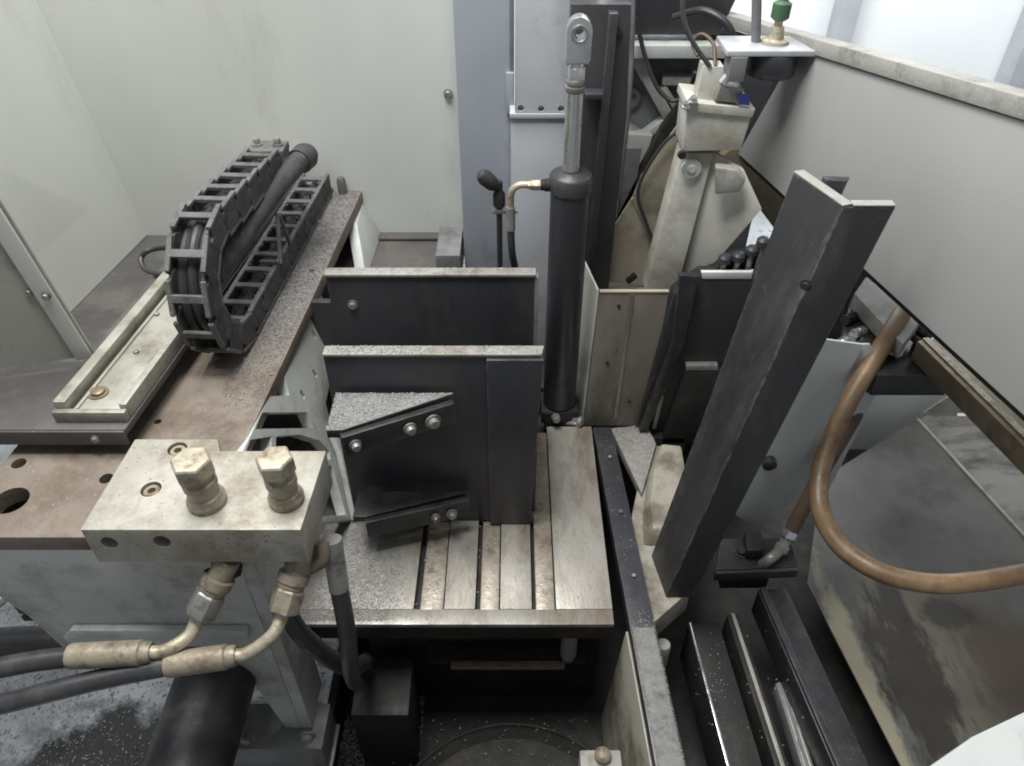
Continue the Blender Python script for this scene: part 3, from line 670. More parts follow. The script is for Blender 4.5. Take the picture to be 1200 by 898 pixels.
build('neck', G().lathe((cx - .001, cyl, .656), (0, 0, 1), [(0, .0105), (.0065, .0105)], 20), 'chrome', t, bev=0)
build('port', G().lathe((cx - .028, cyl, .478), (-1, 0, 0), [(0, .010), (.012, .010), (.0125, .0085), (.018, .0085)], 18), 'dark', t, bev=0)
t = thing('cylinder_hose', 'slim black hose with brass elbow feeding the upright cylinder', 'hose', (0, 1.1, .25))
build('nut', G().lathe((cx - .0465, cyl, .478), (-1, 0, 0), [(0, .009), (.014, .009), (.0145, .0075), (.02, .007)], sides=6), 'nut', t)
build('elbow', G().tube([(cx - .064, cyl, .478), (.012, cyl, .478), (.001, cyl, .470), (-.002, cyl, .455), (-.002, cyl, .44)], .0055, 12, 6), 'nut', t, bev=0)
build('ferrule', G().lathe((-.002, cyl, .4405), (0, 0, -1), [(0, .007), (.04, .0075)], 16), 'steel', t, bev=0)
build('hose', G().tube([(-.002, cyl, .402), (0, cyl, .36), (.006, cyl + .01, .31), (.008, cyl + .02, .22), (.0, cyl + .04, .1)], .0062, 12, 6), 'rubber', t, bev=0)
t = thing('shutoff_valve', 'dark shut-off valve with a tilted knob on a thin upright pipe', 'valve', (-.026, 1.14, .25))
vb = (-0.021, 1.140, 0.432)
build('pipe', G().tube([(vb[0], 1.14, vb[2]), (vb[0], 1.14, .20)], .005, 12, 0), 'rubber', t, bev=0)
build('body', G().lathe((vb[0], 1.14, vb[2] - .012), (0, 0, 1), [(0, .007), (.004, .010), (.024, .010), (.03, .006), (.045, .006)], 16), 'dark', t, bev=0)
build('knob', G().lathe((vb[0] - .002, 1.138, vb[2] + .022), (-.7, -.2, .75), [(0, .006), (.012, .012), (.030, .0135), (.040, .009), (.043, .003)], 16), 'rubber', t, bev=0)
build('clip', G().box((vb[0] - .011, 1.131, vb[2] - .020), (vb[0] + .03, 1.136, vb[2] - .013)), 'steel', t)
build('clip', G().box((vb[0] - .010, 1.131, .262), (vb[0] + .010, 1.149, .270)), 'steel', t)

t = thing('mounting_plate', 'tall dark plate behind the upright cylinder', 'plate', (.13, 1.21, .1))
build('plate', G().slab([(.087, 1.20, -.05), (.178, 1.20, -.05), (.183, 1.20, .55), (.174, 1.20, .712), (.086, 1.20, .712)], (0, .03, 0)), 'jaw', t)
build('rib', G().slab([(.133, 1.1995, .20), (.146, 1.1995, .20), (.153, 1.1995, .705), (.140, 1.1995, .705)], (0, -.022, 0)), 'jaw', t)
build('lug', G().box((.112, 1.170, .585), (.1385, 1.198, .593)), 'jaw', t)
for p in ((0.145, 1.199, 0.479), (0.157, 1.199, 0.672)): bolt(t, p, (0, -1, 0), .005, .006, 'dark')
t = thing('slide_sleeve', 'dull grey sleeve hanging behind the dark mounting plate', 'sleeve', (.2, 1.33, .1))
build('sleeve', G().slab([(.196, 1.33, .10), (.222, 1.33, .10), (.236, 1.33, .44), (.205, 1.33, .44)], (0, .03, 0)), 'castdark', t)
build('rod', G().tube([(0.195, 1.325, 0.363), (0.190, 1.325, 0.310)], .006, 12, 0), 'worn', t, bev=0)

# ---- ribbed casting of the saw frame
t = thing('saw_frame_casting', 'grey ribbed casting of the saw frame behind the blade guide', 'casting', (.27, 1.43, .2))
build('web', G().slab([(.17, 1.43, .05), (.50, 1.43, .05), (.50, 1.43, .60), (.17, 1.43, .60)], (0, .03, 0)), 'castdark', t)
build('top_rib', G().box((.170, 1.375, .583), (.40, 1.4295, .604)), 'cast', t)
for a_, b_, w in (((0.216, 1.415, 0.581), (0.307, 1.415, 0.448), .020), ((0.272, 1.415, 0.536), (0.389, 1.415, 0.533), .016), ((0.275, 1.415, 0.524), (0.305, 1.415, 0.485), .012),
                  ((0.189, 1.415, 0.469), (0.248, 1.415, 0.428), .014), ((0.248, 1.415, 0.428), (0.318, 1.415, 0.485), .014)):
    build('rib', G().bar(a_, b_, w, .028, up=(0, -1, 0)), 'cast', t, bev=.003)
p = (0.219, 1.420, 0.498)
build('boss', G().lathe((p[0], 1.4295, p[2]), (0, -1, 0), [(0, .021), (.008, .020), (.009, .012), (.002, .011)], 24), 'castdark', t, bev=0)
build('hood', G().slab([(.17, 1.40, .615), (.36, 1.40, .615), (.42, 1.40, .80), (.17, 1.40, .80)], (0, .06, 0)), 'jaw', t)
build('lower_arm', G().slab([(0.197, 1.410, 0.447), (0.262, 1.410, 0.443), (0.225, 1.410, 0.250), (0.195, 1.410, 0.269)], (0, -.03, 0)), 'cast', t)
t = build('drive_belt_guard', G().slab([(0.297, 1.330, 0.526), (0.268, 1.330, 0.478), (0.227, 1.330, 0.372), (0.193, 1.330, 0.278), (0.225, 1.330, 0.274), (0.263, 1.330, 0.381), (0.310, 1.330, 0.493)], (0, .02, 0)), 'dark', label='dark curved strip guard running down in front of the casting', cat='guard')

# ================================================================ chute box and blade guide column
t = thing('swarf_chute', 'grimy open-topped sheet metal box at the far end of the table', 'chute', (.2, 1.15, .003))
fr = build('front_wall', G().slab([(.140, 1.085, -.02), (.262, 1.085, -.02), (.268, 1.095, .282), (.150, 1.095, .282)], (0, .004, 0)), 'chute', t)
build('rim', G().slab([(.150, 1.0935, .2825), (.2685, 1.0935, .2825), (.2685, 1.101, .2825), (.150, 1.101, .2825)], (0, 0, .004)), 'tan', t)
build('overlap_strip', G().slab([(.197, 1.0845, .0), (.203, 1.0845, .0), (.209, 1.0945, .281), (.203, 1.0945, .281)], (0, -.002, 0)), 'chute', t, bev=0)
sw = build('side_wall', G().slab([(.1395, 1.089, -.02), (.1495, 1.099, .286), (.1230, 1.205, .305), (.113, 1.20, -.02)], (-.004, .001, 0)), 'column', t)
p = (0.132, 1.200, 0.254)
cut(sw, G().lathe((.08, p[1], p[2]), (1, 0, .0), [(0, .010), (.1, .010)], 20))
build('outer_edge', G().slab([(.1185, 1.21, .305), (.108, 1.205, .05), (.101, 1.205, .05), (.110, 1.21, .305)], (0, .01, 0)), 'steel', t)
build('inner_floor', G().slab([(.146, 1.10, .20), (.30, 1.10, .20), (.30, 1.27, .205), (.150, 1.27, .205)], (0, 0, -.004)), 'chute', t, bev=0)
build('corner_lip', G().slab([(0.262, 1.084, -0.021), (0.273, 1.084, 0.046), (0.289, 1.084, 0.084), (0.283, 1.084, -0.016)], (0, -.004, 0)), 'worn', t)
for p in ((0.185, 1.095, 0.257), (0.224, 1.086, 0.044), (0.175, 1.091, 0.134)): bolt(t, V(p) + V((0, -.0005, 0)), (0, -1, 0), .003, .003, 'dark', washer=False)

t = thing('blade_cover', 'tan folded sheet cover leaning behind the column', 'cover', (.24, 1.25, .17))
build('lower_sheet', G().slab([(0.173, 1.235, 0.217), (0.149, 1.235, 0.258), (0.212, 1.235, 0.390), (0.265, 1.235, 0.291), (0.257, 1.235, 0.207)], (0, .004, 0)), 'tan', t, bev=0)
build('upper_sheet', G().slab([(0.213, 1.240, 0.387), (0.225, 1.240, 0.430), (0.276, 1.240, 0.520), (0.300, 1.240, 0.461), (0.268, 1.240, 0.291)], (0, .004, 0)), 'tan', t, bev=0)
build('fold', G().bar((0.212, 1.234, 0.390), (0.264, 1.234, 0.291), .004, .004), 'tan', t)
build('rod', G().bar((0.216, 1.215, 0.229), (0.231, 1.215, 0.244), .01, .01), 'bore_shade', t)  # drawn in the painted bore-shade black

t = thing('guide_column', 'cream painted blade guide column with triangular gusset', 'column', (.3, 1.18, .2))
build('left_face', G().slab([(0.241, 1.160, 0.243), (0.295, 1.150, 0.244), (0.318, 1.150, 0.508), (0.270, 1.160, 0.503)], (0, .045, 0)), 'column', t, bev=.002)
gp = build('gusset', G().slab([(0.293, 1.180, 0.224), (0.307, 1.170, 0.272), (0.353, 1.145, 0.312), (0.400, 1.110, 0.432), (0.367, 1.135, 0.486), (0.326, 1.160, 0.503), (0.308, 1.165, 0.501)], (0, .012, 0)), 'gusset', t, bev=.001)
build('clevis', G().slab([(0.318, 1.135, 0.500), (0.351, 1.125, 0.500), (0.366, 1.120, 0.484), (0.361, 1.125, 0.463), (0.326, 1.135, 0.454)], (-.004, -.02, 0)), 'trim', t, bev=.004)
p = (0.286, 1.148, 0.484)
build('pivot', G().lathe((p[0], 1.1495, p[2]), (0, -1, 0), [(0, .016), (.004, .016), (.004, .007), (.007, .006)], 20), 'cast', t, bev=0)
build('head_box', G().slab([(0.265, 1.135, 0.517), (0.355, 1.135, 0.519), (0.361, 1.135, 0.572), (0.263, 1.135, 0.583)], (0, .07, 0)), 'column', t, bev=.002)
build('box_lid', G().slab([(0.260, 1.130, 0.582), (0.361, 1.130, 0.572), (0.363, 1.130, 0.585), (0.261, 1.130, 0.595)], (0, .085, 0)), 'column', t, bev=.001)
build('upright', G().slab([(0.277, 1.150, 0.585), (0.323, 1.150, 0.583), (0.311, 1.150, 0.640), (0.280, 1.150, 0.641)], (0, .03, 0)), 'column', t, bev=.002)
for p in ((0.254, 1.130, 0.585), (0.264, 1.130, 0.593)): bolt(t, V(p) + V((.004, -.001, .004)), (0, -.3, 1), .005, .008, 'chrome')
build('sticker', G().slab([(0.335, 1.129, 0.593), (0.352, 1.129, 0.591), (0.350, 1.129, 0.607), (0.334, 1.129, 0.608)], (0, -.001, 0)), 'bluec', t, bev=0)
p = (0.264, 1.133, 0.513)
build('screw', G().lathe((p[0], 1.134, p[2]), (0, -1, 0), [(0, .007), (.006, .006)], 14), 'dark', t, bev=0)

t = thing('guide_sensor', 'steel bracket with a round dark sensor and a flanged top', 'sensor', (.37, 1.16, .6))
build('bracket', G().slab([(0.302, 1.135, 0.596), (0.341, 1.135, 0.591), (0.342, 1.135, 0.613), (0.307, 1.135, 0.618)], (0, .05, 0)), 'steel', t)
build('brace', G().bar((0.309, 1.140, 0.619), (0.331, 1.140, 0.651), .012, .010), 'guide', t)
pc = (0.382, 1.160, 0.647)
build('drum', G().lathe((pc[0], 1.16, pc[2] - .02), (0, 0, 1), [(0, .034), (.003, .036), (.032, .036), (.034, .035)], 32), 'jaw', t, bev=0)
build('top_plate', G().box((.305, 1.125, pc[2] + .0145), (.440, 1.20, pc[2] + .022)), 'guide', t)
build('flange', G().lathe((pc[0], 1.165, pc[2] + .0225), (0, 0, 1), [(0, .020), (.004, .020), (.006, .012), (.012, .0105), (.022, .009), (.023, .006), (.030, .006)], 24), 'nut', t, bev=0)
build('clamp', G().box((.312, 1.122, pc[2] - .02), (.335, 1.16, pc[2] + .014)), 'castdark', t)
build('valve_knob', G().lathe((pc[0], 1.165, pc[2] + .053), (0, 0, 1), [(0, .009), (.003, .013), (.022, .013), (.026, .007), (.045, .006)], 12), 'green', t, bev=0)
t = build('sensor_cable', G().tube([(0.290, 1.150, 0.640), (0.267, 1.160, 0.665), (0.250, 1.170, 0.691), (0.243, 1.180, 0.723), (0.244, 1.200, 0.783)], .0035, 8, 6), 'rubber', bev=0, label='thin dark cable rising from the column top in one long bow', cat='cable')
t = build('sensor_cable', G().tube([(0.298, 1.152, 0.640), (0.297, 1.180, 0.663), (0.282, 1.200, 0.671), (0.271, 1.200, 0.659), (0.277, 1.180, 0.646)], .003, 8, 6), 'hose2', bev=0, label='short brownish cable curling in a loop at the column top', cat='cable')
t = build('vent_pipe', G().tube([(0.357, 1.170, 0.662), (0.352, 1.170, 0.691), (0.338, 1.170, 0.768)], .007, 10, 4), 'castdark', bev=0, label='grey upright pipe beside the green valve knob', cat='pipe')

# ---- black guard box between column and angle post, knobs in the gap
t = thing('blade_guard', 'black blade guard with a bright bare metal top edge', 'guard', (.33, 1.1, -.02))
build('front_sheet', G().slab([(0.242, 1.080, -0.028), (0.274, 1.080, 0.290), (0.314, 1.080, 0.328), (0.402, 1.080, 0.325), (0.420, 1.080, 0.132), (0.418, 1.080, -0.028)], (0, .03, 0)), 'black', t)
build('left_sheet', G().slab([(0.280, 1.075, 0.198), (0.274, 1.075, 0.338), (0.306, 1.075, 0.335), (0.301, 1.075, 0.198), (0.262, 1.075, -0.012), (0.245, 1.075, -0.012)], (0, -.012, 0)), 'black', t)
build('bright_edge', G().slab([(0.313, 1.078, 0.334), (0.397, 1.078, 0.334), (0.398, 1.078, 0.321), (0.316, 1.078, 0.321)], (0, .008, 0)), 'white', t)
build('bright_edge', G().slab([(0.313, 1.066, 0.146), (0.371, 1.066, 0.146), (0.372, 1.066, 0.134), (0.315, 1.066, 0.134)], (0, .013, 0)), 'steel', t)
build('lower_sheet', G().slab([(0.314, 1.066, 0.132), (0.386, 1.066, 0.132), (0.416, 1.066, -0.050), (0.293, 1.066, -0.050)], (0, .013, 0)), 'dark', t)
build('slit_strip', G().bar((0.281, 1.072, 0.088), (0.275, 1.072, -0.014), .004, .008), 'steel', t)
t = thing('knob_bar', 'dark plate with a row of round knobs above the bright guard edge', 'knob bar', (.37, 1.11, .30))
build('plate', G().slab([(0.341, 1.100, 0.326), (0.416, 1.100, 0.326), (0.421, 1.100, 0.368), (0.368, 1.100, 0.352)], (0, .02, 0)), 'dark', t)
for k, p in enumerate(((0.352, 1.100, 0.347), (0.374, 1.100, 0.351), (0.394, 1.100, 0.363), (0.409, 1.100, 0.379))):
    o = build('stem', G().lathe((p[0], 1.095, .300), (0, 0, 1), [(0, .005), (p[2] - .305, .005)], 12), 'steel', t, bev=0)
    build('knob', G().lathe((p[0], 1.095, p[2] - .006), (0, 0, 1), [(0, .007), (.003, .0105), (.012, .0105), (.016, .007), (.017, .002)], 16), 'jaw', t, bev=0)

# ================================================================ black angle post
t = thing('angle_post', 'tall black steel angle post leaning in front of the saw cover', 'angle post', (.27, .74, -.06))
A = V((0.344, 0.876, 0.600)); B = V((0.374, 0.786, 0.600)); C = V((0.434, 0.786, 0.600))
b0 = V((0.243, 0.701, -0.030)); dn = b0 - B
a0 = A + dn + V((.018, -.010, 0)); c0 = C + dn + V((-.018, 0, 0))
wn = V((B.y - A.y, -(B.x - A.x), 0)).normalized()
if wn.x < 0: wn = -wn
wn *= .012; fy_ = V((0, .012, 0))
nb = (B - A).normalized()
build('web', G().loft([a0, b0 + V((0, .001, 0)), b0 + V((.012, .001, 0)), a0 + wn], [A, B + V((0, .001, 0)), B + V((.012, .001, 0)), A + wn]), 'post', t)
build('flange', G().loft([b0, c0, c0 + fy_, b0 + V((.004, .012, 0))], [B, C, C + fy_, B + V((.004, .012, 0))]), 'post', t)
D1, D2 = V((0.378, 0.869, 0.600)), V((0.410, 0.866, 0.600))
build('rear_lip', G().loft([D1 + dn * .3, D2 + dn * .3, D2 + dn * .3 + V((-.008, -.012, 0)), D1 + dn * .3 + V((0, -.012, 0))], [D1, D2, D2 + V((-.008, -.012, 0)), D1 + V((0, -.012, 0))]), 'jaw', t)
def edge_strip(p, q, w, name='top_edge'):
    d = (q - p).normalized(); s = V((-d.y, d.x, 0)) * w
    build(name, G().slab([p + V((0, 0, .0005)), q + V((0, 0, .0005)), q + s + V((0, 0, .0005)), p + s + V((0, 0, .0005))], (0, 0, .002)), 'trim', t, bev=.0004)
edge_strip(A, B, .014); edge_strip(B + V((.0125, 0, .0001)), C, .013)
bolt(t, B.lerp(b0, .14) + V((-.008, -.012, 0)), (-.6, -.8, 0), .005, .005, 'dark')
ft = [(.209, .648), (.200, .74), (.199, .81), (.209, .87), (.232, .95), (.268, 1.045), (.325, 1.035), (.300, .86), (.286, .715)]
build('foot', G().slab([(x, y, -.088) for x, y in ft], (0, 0, .057)), 'dirtycream', t, bev=.006)
sh = [(.218, .80), (.226, .87), (.244, .95), (.274, 1.035), (.322, 1.03), (.318, .90), (.30, .80)]
sh2 = [(.236, .82), (.240, .88), (.256, .95), (.282, 1.02), (.318, 1.015), (.312, .90), (.30, .82)]
build('foot_pad', G().loft([(x, y, -.0305) for x, y in sh], [(x, y, -.004) for x, y in sh2]), 'dirtycream', t, bev=.008)
build('foot_peg', G().lathe((.240, .655, -.17), (0, 0, 1), [(0, .012), (.078, .012), (.0815, .010)], 16), 'worn', t, bev=0)
RP = [(0.193, 1.078, -0.020), (0.263, 1.088, -0.020), (0.275, 1.036, -0.020), (0.245, 0.948, -0.020), (0.231, 0.910, -0.020)]
t = build('swarf_ramp', G().slab(RP, (0, 0, -.02)), 'worn', label='narrow sloping ledge heaped with swarf beside the black bar', cat='ledge')

# ================================================================ saw cover on the right
def xp(y): return .398 + .2206 * (1.284 - y)
t = thing('saw_cover', 'big light grey sheet cover slanting away above the brown hose', 'cover', (.5, .8, .45))
pg = [(1.284, .45), (1.20, .612), (1.16, .657), (.765, .709), (.15, .791), (.15, .45)]
build('sheet', G().slab([(xp(y), y, z) for y, z in pg], (.006, .001, 0)), 'panel', t, bev=.0008)
build('top_trim', G().loft([(xp(1.62) - .004, 1.62, .598), (xp(1.62) + .026, 1.62, .598), (xp(1.62) + .026, 1.62, .618), (xp(1.62) - .004, 1.62, .618)],
                           [(xp(.15) - .004, .15, .792), (xp(.15) + .026, .15, .792), (xp(.15) + .026, .15, .814), (xp(.15) - .004, .15, .814)]), 'trim', t, bev=.002)
build('rear_sheet', G().slab([(xp(1.62) + .004, 1.62, .45), (xp(1.62) + .004, 1.62, .597), (xp(1.14) + .0075, 1.14, .655), (xp(1.14) + .0075, 1.14, .50), (xp(1.27) + .0075, 1.27, .47)], (.004, 0, 0)), 'jaw', t, bev=0)
t = thing('cover_rail', 'dark rail under the lower edge of the saw cover', 'rail', (.5, .8, .36))
build('rail', G().slab([(xp(1.33) + .012, 1.33, .434), (xp(.15) + .012, .15, .434), (xp(.15) + .05, .15, .434), (xp(1.33) + .05, 1.33, .434)], (0, 0, .013)), 'black', t)
build('bracket', G().slab([(0.362, 1.300, 0.427), (0.396, 1.300, 0.456), (0.533, 1.300, 0.347), (0.528, 1.300, 0.263), (0.456, 1.300, 0.344), (0.401, 1.300, 0.375)], (0, .02, 0)), 'brass', t)
build('pin', G().lathe((0.453, 1.298, 0.364), (0, -1, 0), [(0, .005), (.006, .005)], 14), 'steel', t, bev=0)
t = thing('brass_rail', 'tarnished brass coloured square tube below the dark rail', 'rail', (.64, .8, .29))
P0, P1 = V((0.624, 0.917, 0.300)), V((0.666, 0.703, 0.300)); dd = P1 - P0
build('tube', G().bar(P0, P0 + dd * 2.2, .034, .034), 'brass', t, bev=.004)
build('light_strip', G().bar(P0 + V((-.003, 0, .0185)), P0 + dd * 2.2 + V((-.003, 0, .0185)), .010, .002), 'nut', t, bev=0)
t = build('rail_crossbeam', G().slab([(0.513, 0.943, 0.280), (0.548, 0.876, 0.280), (0.660, 0.876, 0.280), (0.659, 0.928, 0.280), (0.633, 0.995, 0.280), (0.599, 1.135, 0.280)], (0, 0, -.04)), 'black', label='black cross member behind the fitting block', cat='beam')

build('fitting_backplate', G().slab([(0.542, 1.130, 0.071), (0.517, 1.130, 0.301), (0.599, 1.130, 0.334), (0.731, 1.130, 0.192), (0.737, 1.130, 0.080)], (0, .01, 0)), 'black', label='black plate behind the shiny hose connectors', cat='plate')
t = thing('coolant_block', 'pale alloy block with fittings where the brown hoses start', 'fitting block', (.6, 1.02, .27))
q = [V((0.597, 1.096, 0.315)), V((0.559, 1.044, 0.315)), V((0.574, 0.956, 0.315)), V((0.584, 0.906, 0.315)), V((0.638, 0.969, 0.315))]
build('body', G().slab(q, (0, 0, -.028)), 'trim', t, bev=.002)
for k, (px_, py_) in enumerate(((0.560, 1.022, 0.300)[:2], (0.563, 0.988, 0.300)[:2], (0.546, 0.952, 0.300)[:2], (0.531, 0.970, 0.300)[:2], (0.578, 1.012, 0.300)[:2])):
    build('connector', G().lathe((px_, py_, .285 - .004 * k), (-.75, -.6, .15), [(0, .0085), (.012, .0085), (.0125, .0065), (.022, .0065), (.0225, .009), (.030, .008)], sides=8), 'chrome' if k in (1, 3) else 'dark', t, bev=0)
build('elbow', G().tube([(0.612, 0.943, 0.290), (0.596, 0.928, 0.280), (0.591, 0.945, 0.265)], .011, 14, 6), 'chrome', t, bev=0)
for p in ((0.628, 0.943, 0.290), (0.645, 0.963, 0.295)):
    build('connector', G().lathe(p, (.3, -.9, .1), [(-.012, .010), (.008, .010), (.009, .006), (.014, .006)], sides=6), 'dark', t)
t = thing('coolant_hose', 'thick tan rubber hose sagging in a wide bow', 'hose', (.5, .7, .08))
hp = [(0.610, 0.981, 0.318), (0.577, 0.938, 0.310), (0.545, 0.900, 0.285), (0.515, 0.868, 0.250), (0.481, 0.823, 0.200), (0.458, 0.778, 0.170), (0.450, 0.739, 0.150), (0.459, 0.705, 0.130), (0.480, 0.670, 0.120), (0.520, 0.635, 0.120), (0.576, 0.617, 0.125), (0.638, 0.618, 0.130), (0.707, 0.625, 0.140), (0.815, 0.640, 0.150)]
build('hose', G().tube(hp, .0138, 20, 7), 'hose', t, bev=0)
t = thing('return_hose', 'dark brown hose running straight down to the lower clip fitting', 'hose', (.5, .85, 0))
rp = [(0.599, 0.956, 0.270), (0.589, 0.946, 0.240), (0.557, 0.912, 0.160), (0.517, 0.874, 0.080), (0.485, 0.838, 0.010), (0.471, 0.822, -0.020)]
build('hose', G().tube(rp, .0125, 16, 6), 'hose2', t, bev=0)
ax = V(rp[-1]) - V(rp[-2])
build('hose_clip', G().lathe(rp[-1], ax, [(-.004, .0135), (.006, .0145), (.008, .0145), (.010, .013)], 20), 'chrome', t, bev=0)
build('tail', G().lathe(V(rp[-1]) + ax.normalized() * .0105, ax, [(0, .010), (.014, .010), (.015, .013), (.026, .013)], sides=6), 'steel', t)
build('elbow', G().tube([V(rp[-1]) + ax.normalized() * .034, (0.434, 0.787, -0.045), (0.424, 0.789, -0.065)], .009, 12, 5), 'steel', t, bev=0)

# ---- grey guards behind the hoses
t = thing('inner_guard', 'grey blue folded guard strip hanging behind the angle post', 'guard', (.5, .92, -.08))
build('strip', G().slab([(0.401, 0.900, -0.063), (0.424, 0.900, -0.085), (0.468, 0.900, -0.087), (0.477, 0.900, -0.070), (0.489, 0.900, 0.052), (0.522, 0.900, 0.319), (0.440, 0.900, 0.332)], (0, .004, 0)), 'greypanel', t, bev=.001)
build('wing', G().slab([(0.469, 0.906, -0.042), (0.558, 0.906, -0.042), (0.577, 0.906, 0.264), (0.535, 0.906, 0.315), (0.510, 0.906, 0.315)], (0, .004, 0)), 'greypanel', t, bev=.001)
build('knob', G().lathe((0.433, 0.899, 0.074), (0, -1, 0), [(0, .012), (.012, .012), (.014, .009)], 18), 'black', t, bev=0)
build('rear_guard', G().slab([(0.814, 1.340, -0.576), (0.811, 1.340, -0.077), (1.019, 1.340, -0.064), (1.074, 1.340, -0.262), (0.917, 1.340, -0.576)], (0, .006, 0)), 'greypanel', label='grey blue panel seen between the brown hose and dark tray', cat='panel', bev=.001)

# ================================================================ swarf tray on the lower right
t = thing('swarf_tray', 'large oil stained sheet tray below the tan hose', 'tray', (.75, .8, -.25))
cn = V((0.938, 1.297, -0.200)); lf = V((0.660, 1.110, -0.200)); rt = V((1.011, 0.950, -0.200)); 
K['tray'] = mat('tray_sheet', (0.105, 0.103, 0.096), (0.078, 0.077, 0.071), rough=0.42, scale=5, grime=0.4, gcol=(0.05, 0.046, 0.04), gscale=5, speck=0.05, scol=(0.02, 0.02, 0.02), sscale=140, bump=0.12)
ds = build('floor_sheet', G().slab([cn, lf, V((0.552, 0.847, -0.200)), V((0.599, 0.506, -0.200)), V((0.951, 0.506, -0.200)), rt + (rt - cn) * .3], (0, 0, -.003)), 'tray', t, bev=0)
def loc_(p): return V(p) - wloc(ds)
d_ = V((0.589, 0.515, -0.200)) - V((0.580, 0.790, -0.200)); fl = math.atan2(d_.y, d_.x) - math.pi / 2
patch(K['tray'], loc_((0.807, 0.697, -0.200)), (.16, .12, 1), (.080, .058, .041), .55, 14, .9, fl, .4)
patch(K['tray'], loc_((0.715, 0.706, -0.200)), (.075, .20, 1), (.135, .12, .092), .6, 48, .75, fl, .3)
patch(K['tray'], loc_((0.674, 0.651, -0.200)), (.06, .16, 1), (.030, .025, .020), .75, 55, .95, fl, .3)
patch(K['tray'], loc_((0.696, 0.790, -0.200)), (.022, .10, 1), (.03, .026, .022), .6, 30, .9, fl, .3)
build('fold', G().bar(cn + V((.004, .0, .002)), rt + (rt - cn) * .3 + V((.004, 0, .002)), .006, .006), 'worn', t)
K['side'] = mat('smeared_sheet', (0.20, 0.195, 0.185), (0.15, 0.147, 0.14), rough=0.4, scale=6, grime=0.62, gcol=(0.04, 0.037, 0.033), gscale=7, bump=0.1, stretch=(.6, 1.6, 1))
build('side_sheet', G().slab([cn + V((.010, 0, 0)), rt + V((.010, 0, 0)), rt + V((.30, .20, .03)), V((1.098, 1.276, -0.170)), V((0.960, 1.301, -0.190))], (0, 0, -.003)), 'side', t, bev=0)
build('rear_lip', G().slab([V((0.954, 1.304, -0.185)), V((1.109, 1.282, -0.165)), V((1.114, 1.284, -0.130)), V((0.985, 1.296, -0.130))], (0, .003, 0)), 'trim', t, bev=0)
patch(K['tray'], loc_((0.590, 0.633, -0.200)), (.022, .26, 1), (.27, .245, .175), .5, 60, .9, fl, .4)
patch(K['tray'], loc_((0.785, 0.781, -0.200)), (.05, .03, 1), (.045, .04, .034), .6, 25)
t = thing('near_cover', 'white painted cover corner at the edge of the stained tray', 'cover', (.8, .4, -.34))
nc = [(0.524, 0.425, 0.000), (0.608, 0.469, 0.000), (0.714, 0.510, 0.000), (0.969, 0.568, 0.000), (0.805, 0.330, 0.000), (0.485, 0.330, 0.000)]
build('top', G().slab(nc, (0, 0, -.03)), 'white', t, bev=.006)
build('light_blocking_skirt', G().box((nc[0][0] + .02, nc[5][1] + .02, -.339), (1.3, .40, -.031)), 'white', t)  # added wall that keeps frontal light out of the pit
# ---- rails
def rail(name, label, p0, p1, w, h, m, parts=()):
    t = thing(name, label, 'rail', (p0[0], p0[1], p0[2] - h), 'rails beside the angle post')
    p0, p1 = V(p0), V(p1)
    build('beam', G().bar(p0 - V((0, 0, h / 2)), p1 - V((0, 0, h / 2)), w, h), m, t, bev=.002)
    for nm, off, ww, hh, mm in parts:
        s = (p1 - p0).normalized().cross(V((0, 0, 1))); s = s if s.x < 0 else -s
        build(nm, G().bar(p0 + s * off + V((0, 0, hh / 2 + .0004)), p1 + s * off + V((0, 0, hh / 2 + .0004)), ww, hh), mm, t, bev=.001)
    return t
rail('floor_rail', 'wide black rail with a bright worn edge beside the post foot', (0.319, 0.713, -0.120), (0.335, 0.449, -0.120), .052, .10, 'dark', (('bright_edge', .0235, .004, .003, 'chrome'),))
rail('floor_rail', 'narrow black rail with a grooved pale strip', (0.371, 0.729, -0.120), (0.389, 0.449, -0.120), .020, .08, 'dark', (('groove_strip', 0, .006, .004, 'worn'),))
rail('floor_rail', 'dark rail with a raised rounded rib below the clip fitting', (0.443, 0.766, -0.100), (0.481, 0.441, -0.100), .050, .06, 'black', (('rib', .018, .010, .008, 'jaw'),))
rail('floor_rail', 'low slotted pale rail deep between the black rails', (0.435, 0.629, -0.160), (0.440, 0.465, -0.160), .018, .03, 'castdark', (('slot_strip', -.004, .004, .002, 'steel'), ('slot_strip', .004, .004, .002, 'steel')))
t = thing('fitting_bracket', 'black cross bracket carrying the lower hose clip fitting', 'bracket', (.4, .79, -.13))
build('shelf', G().slab([(0.341, 0.775, -0.060), (0.482, 0.782, -0.060), (0.485, 0.843, -0.060), (0.365, 0.840, -0.060)], (0, 0, -.012)), 'black', t)
build('lip', G().bar(V((0.340, 0.772, -0.060)) + V((0, -.003, -.008)), V((0.481, 0.779, -0.060)) + V((0, -.003, -.008)), .006, .020), 'jaw', t)
build('support', G().box((.36, .78, -.119), (.44, .81, -.0725)), 'dark', t)
bolt(t, (0.392, 0.810, -0.060), (0, 0, 1), .008, .010, 'jaw')
build('block', G().slab([(0.396, 0.798, -0.060), (0.424, 0.798, -0.060), (0.429, 0.839, -0.060), (0.402, 0.839, -0.060)], (0, 0, .022)), 'dark', t)
t = thing('machine_base', 'black oily machine base under table and rails', 'machine base', (.4, .8, -.36))
build('pan', G().box((-.30, .20, -.36), (1.35, 1.42, -.34)), 'dark', t)
build('side_wall', G().box((-.315, .20, -.6), (-.3005, 1.3, -.25)), 'dark', t)
build('front_wall', G().box((-.30, .18, -.339), (.42, .20, -.06)), 'dark', t)  # added, mostly unseen: blocks light reaching the pit from the front
build('rear_bed', G().box((.02, 1.066, -.339), (.34, 1.19, -.035)), 'dark', t)
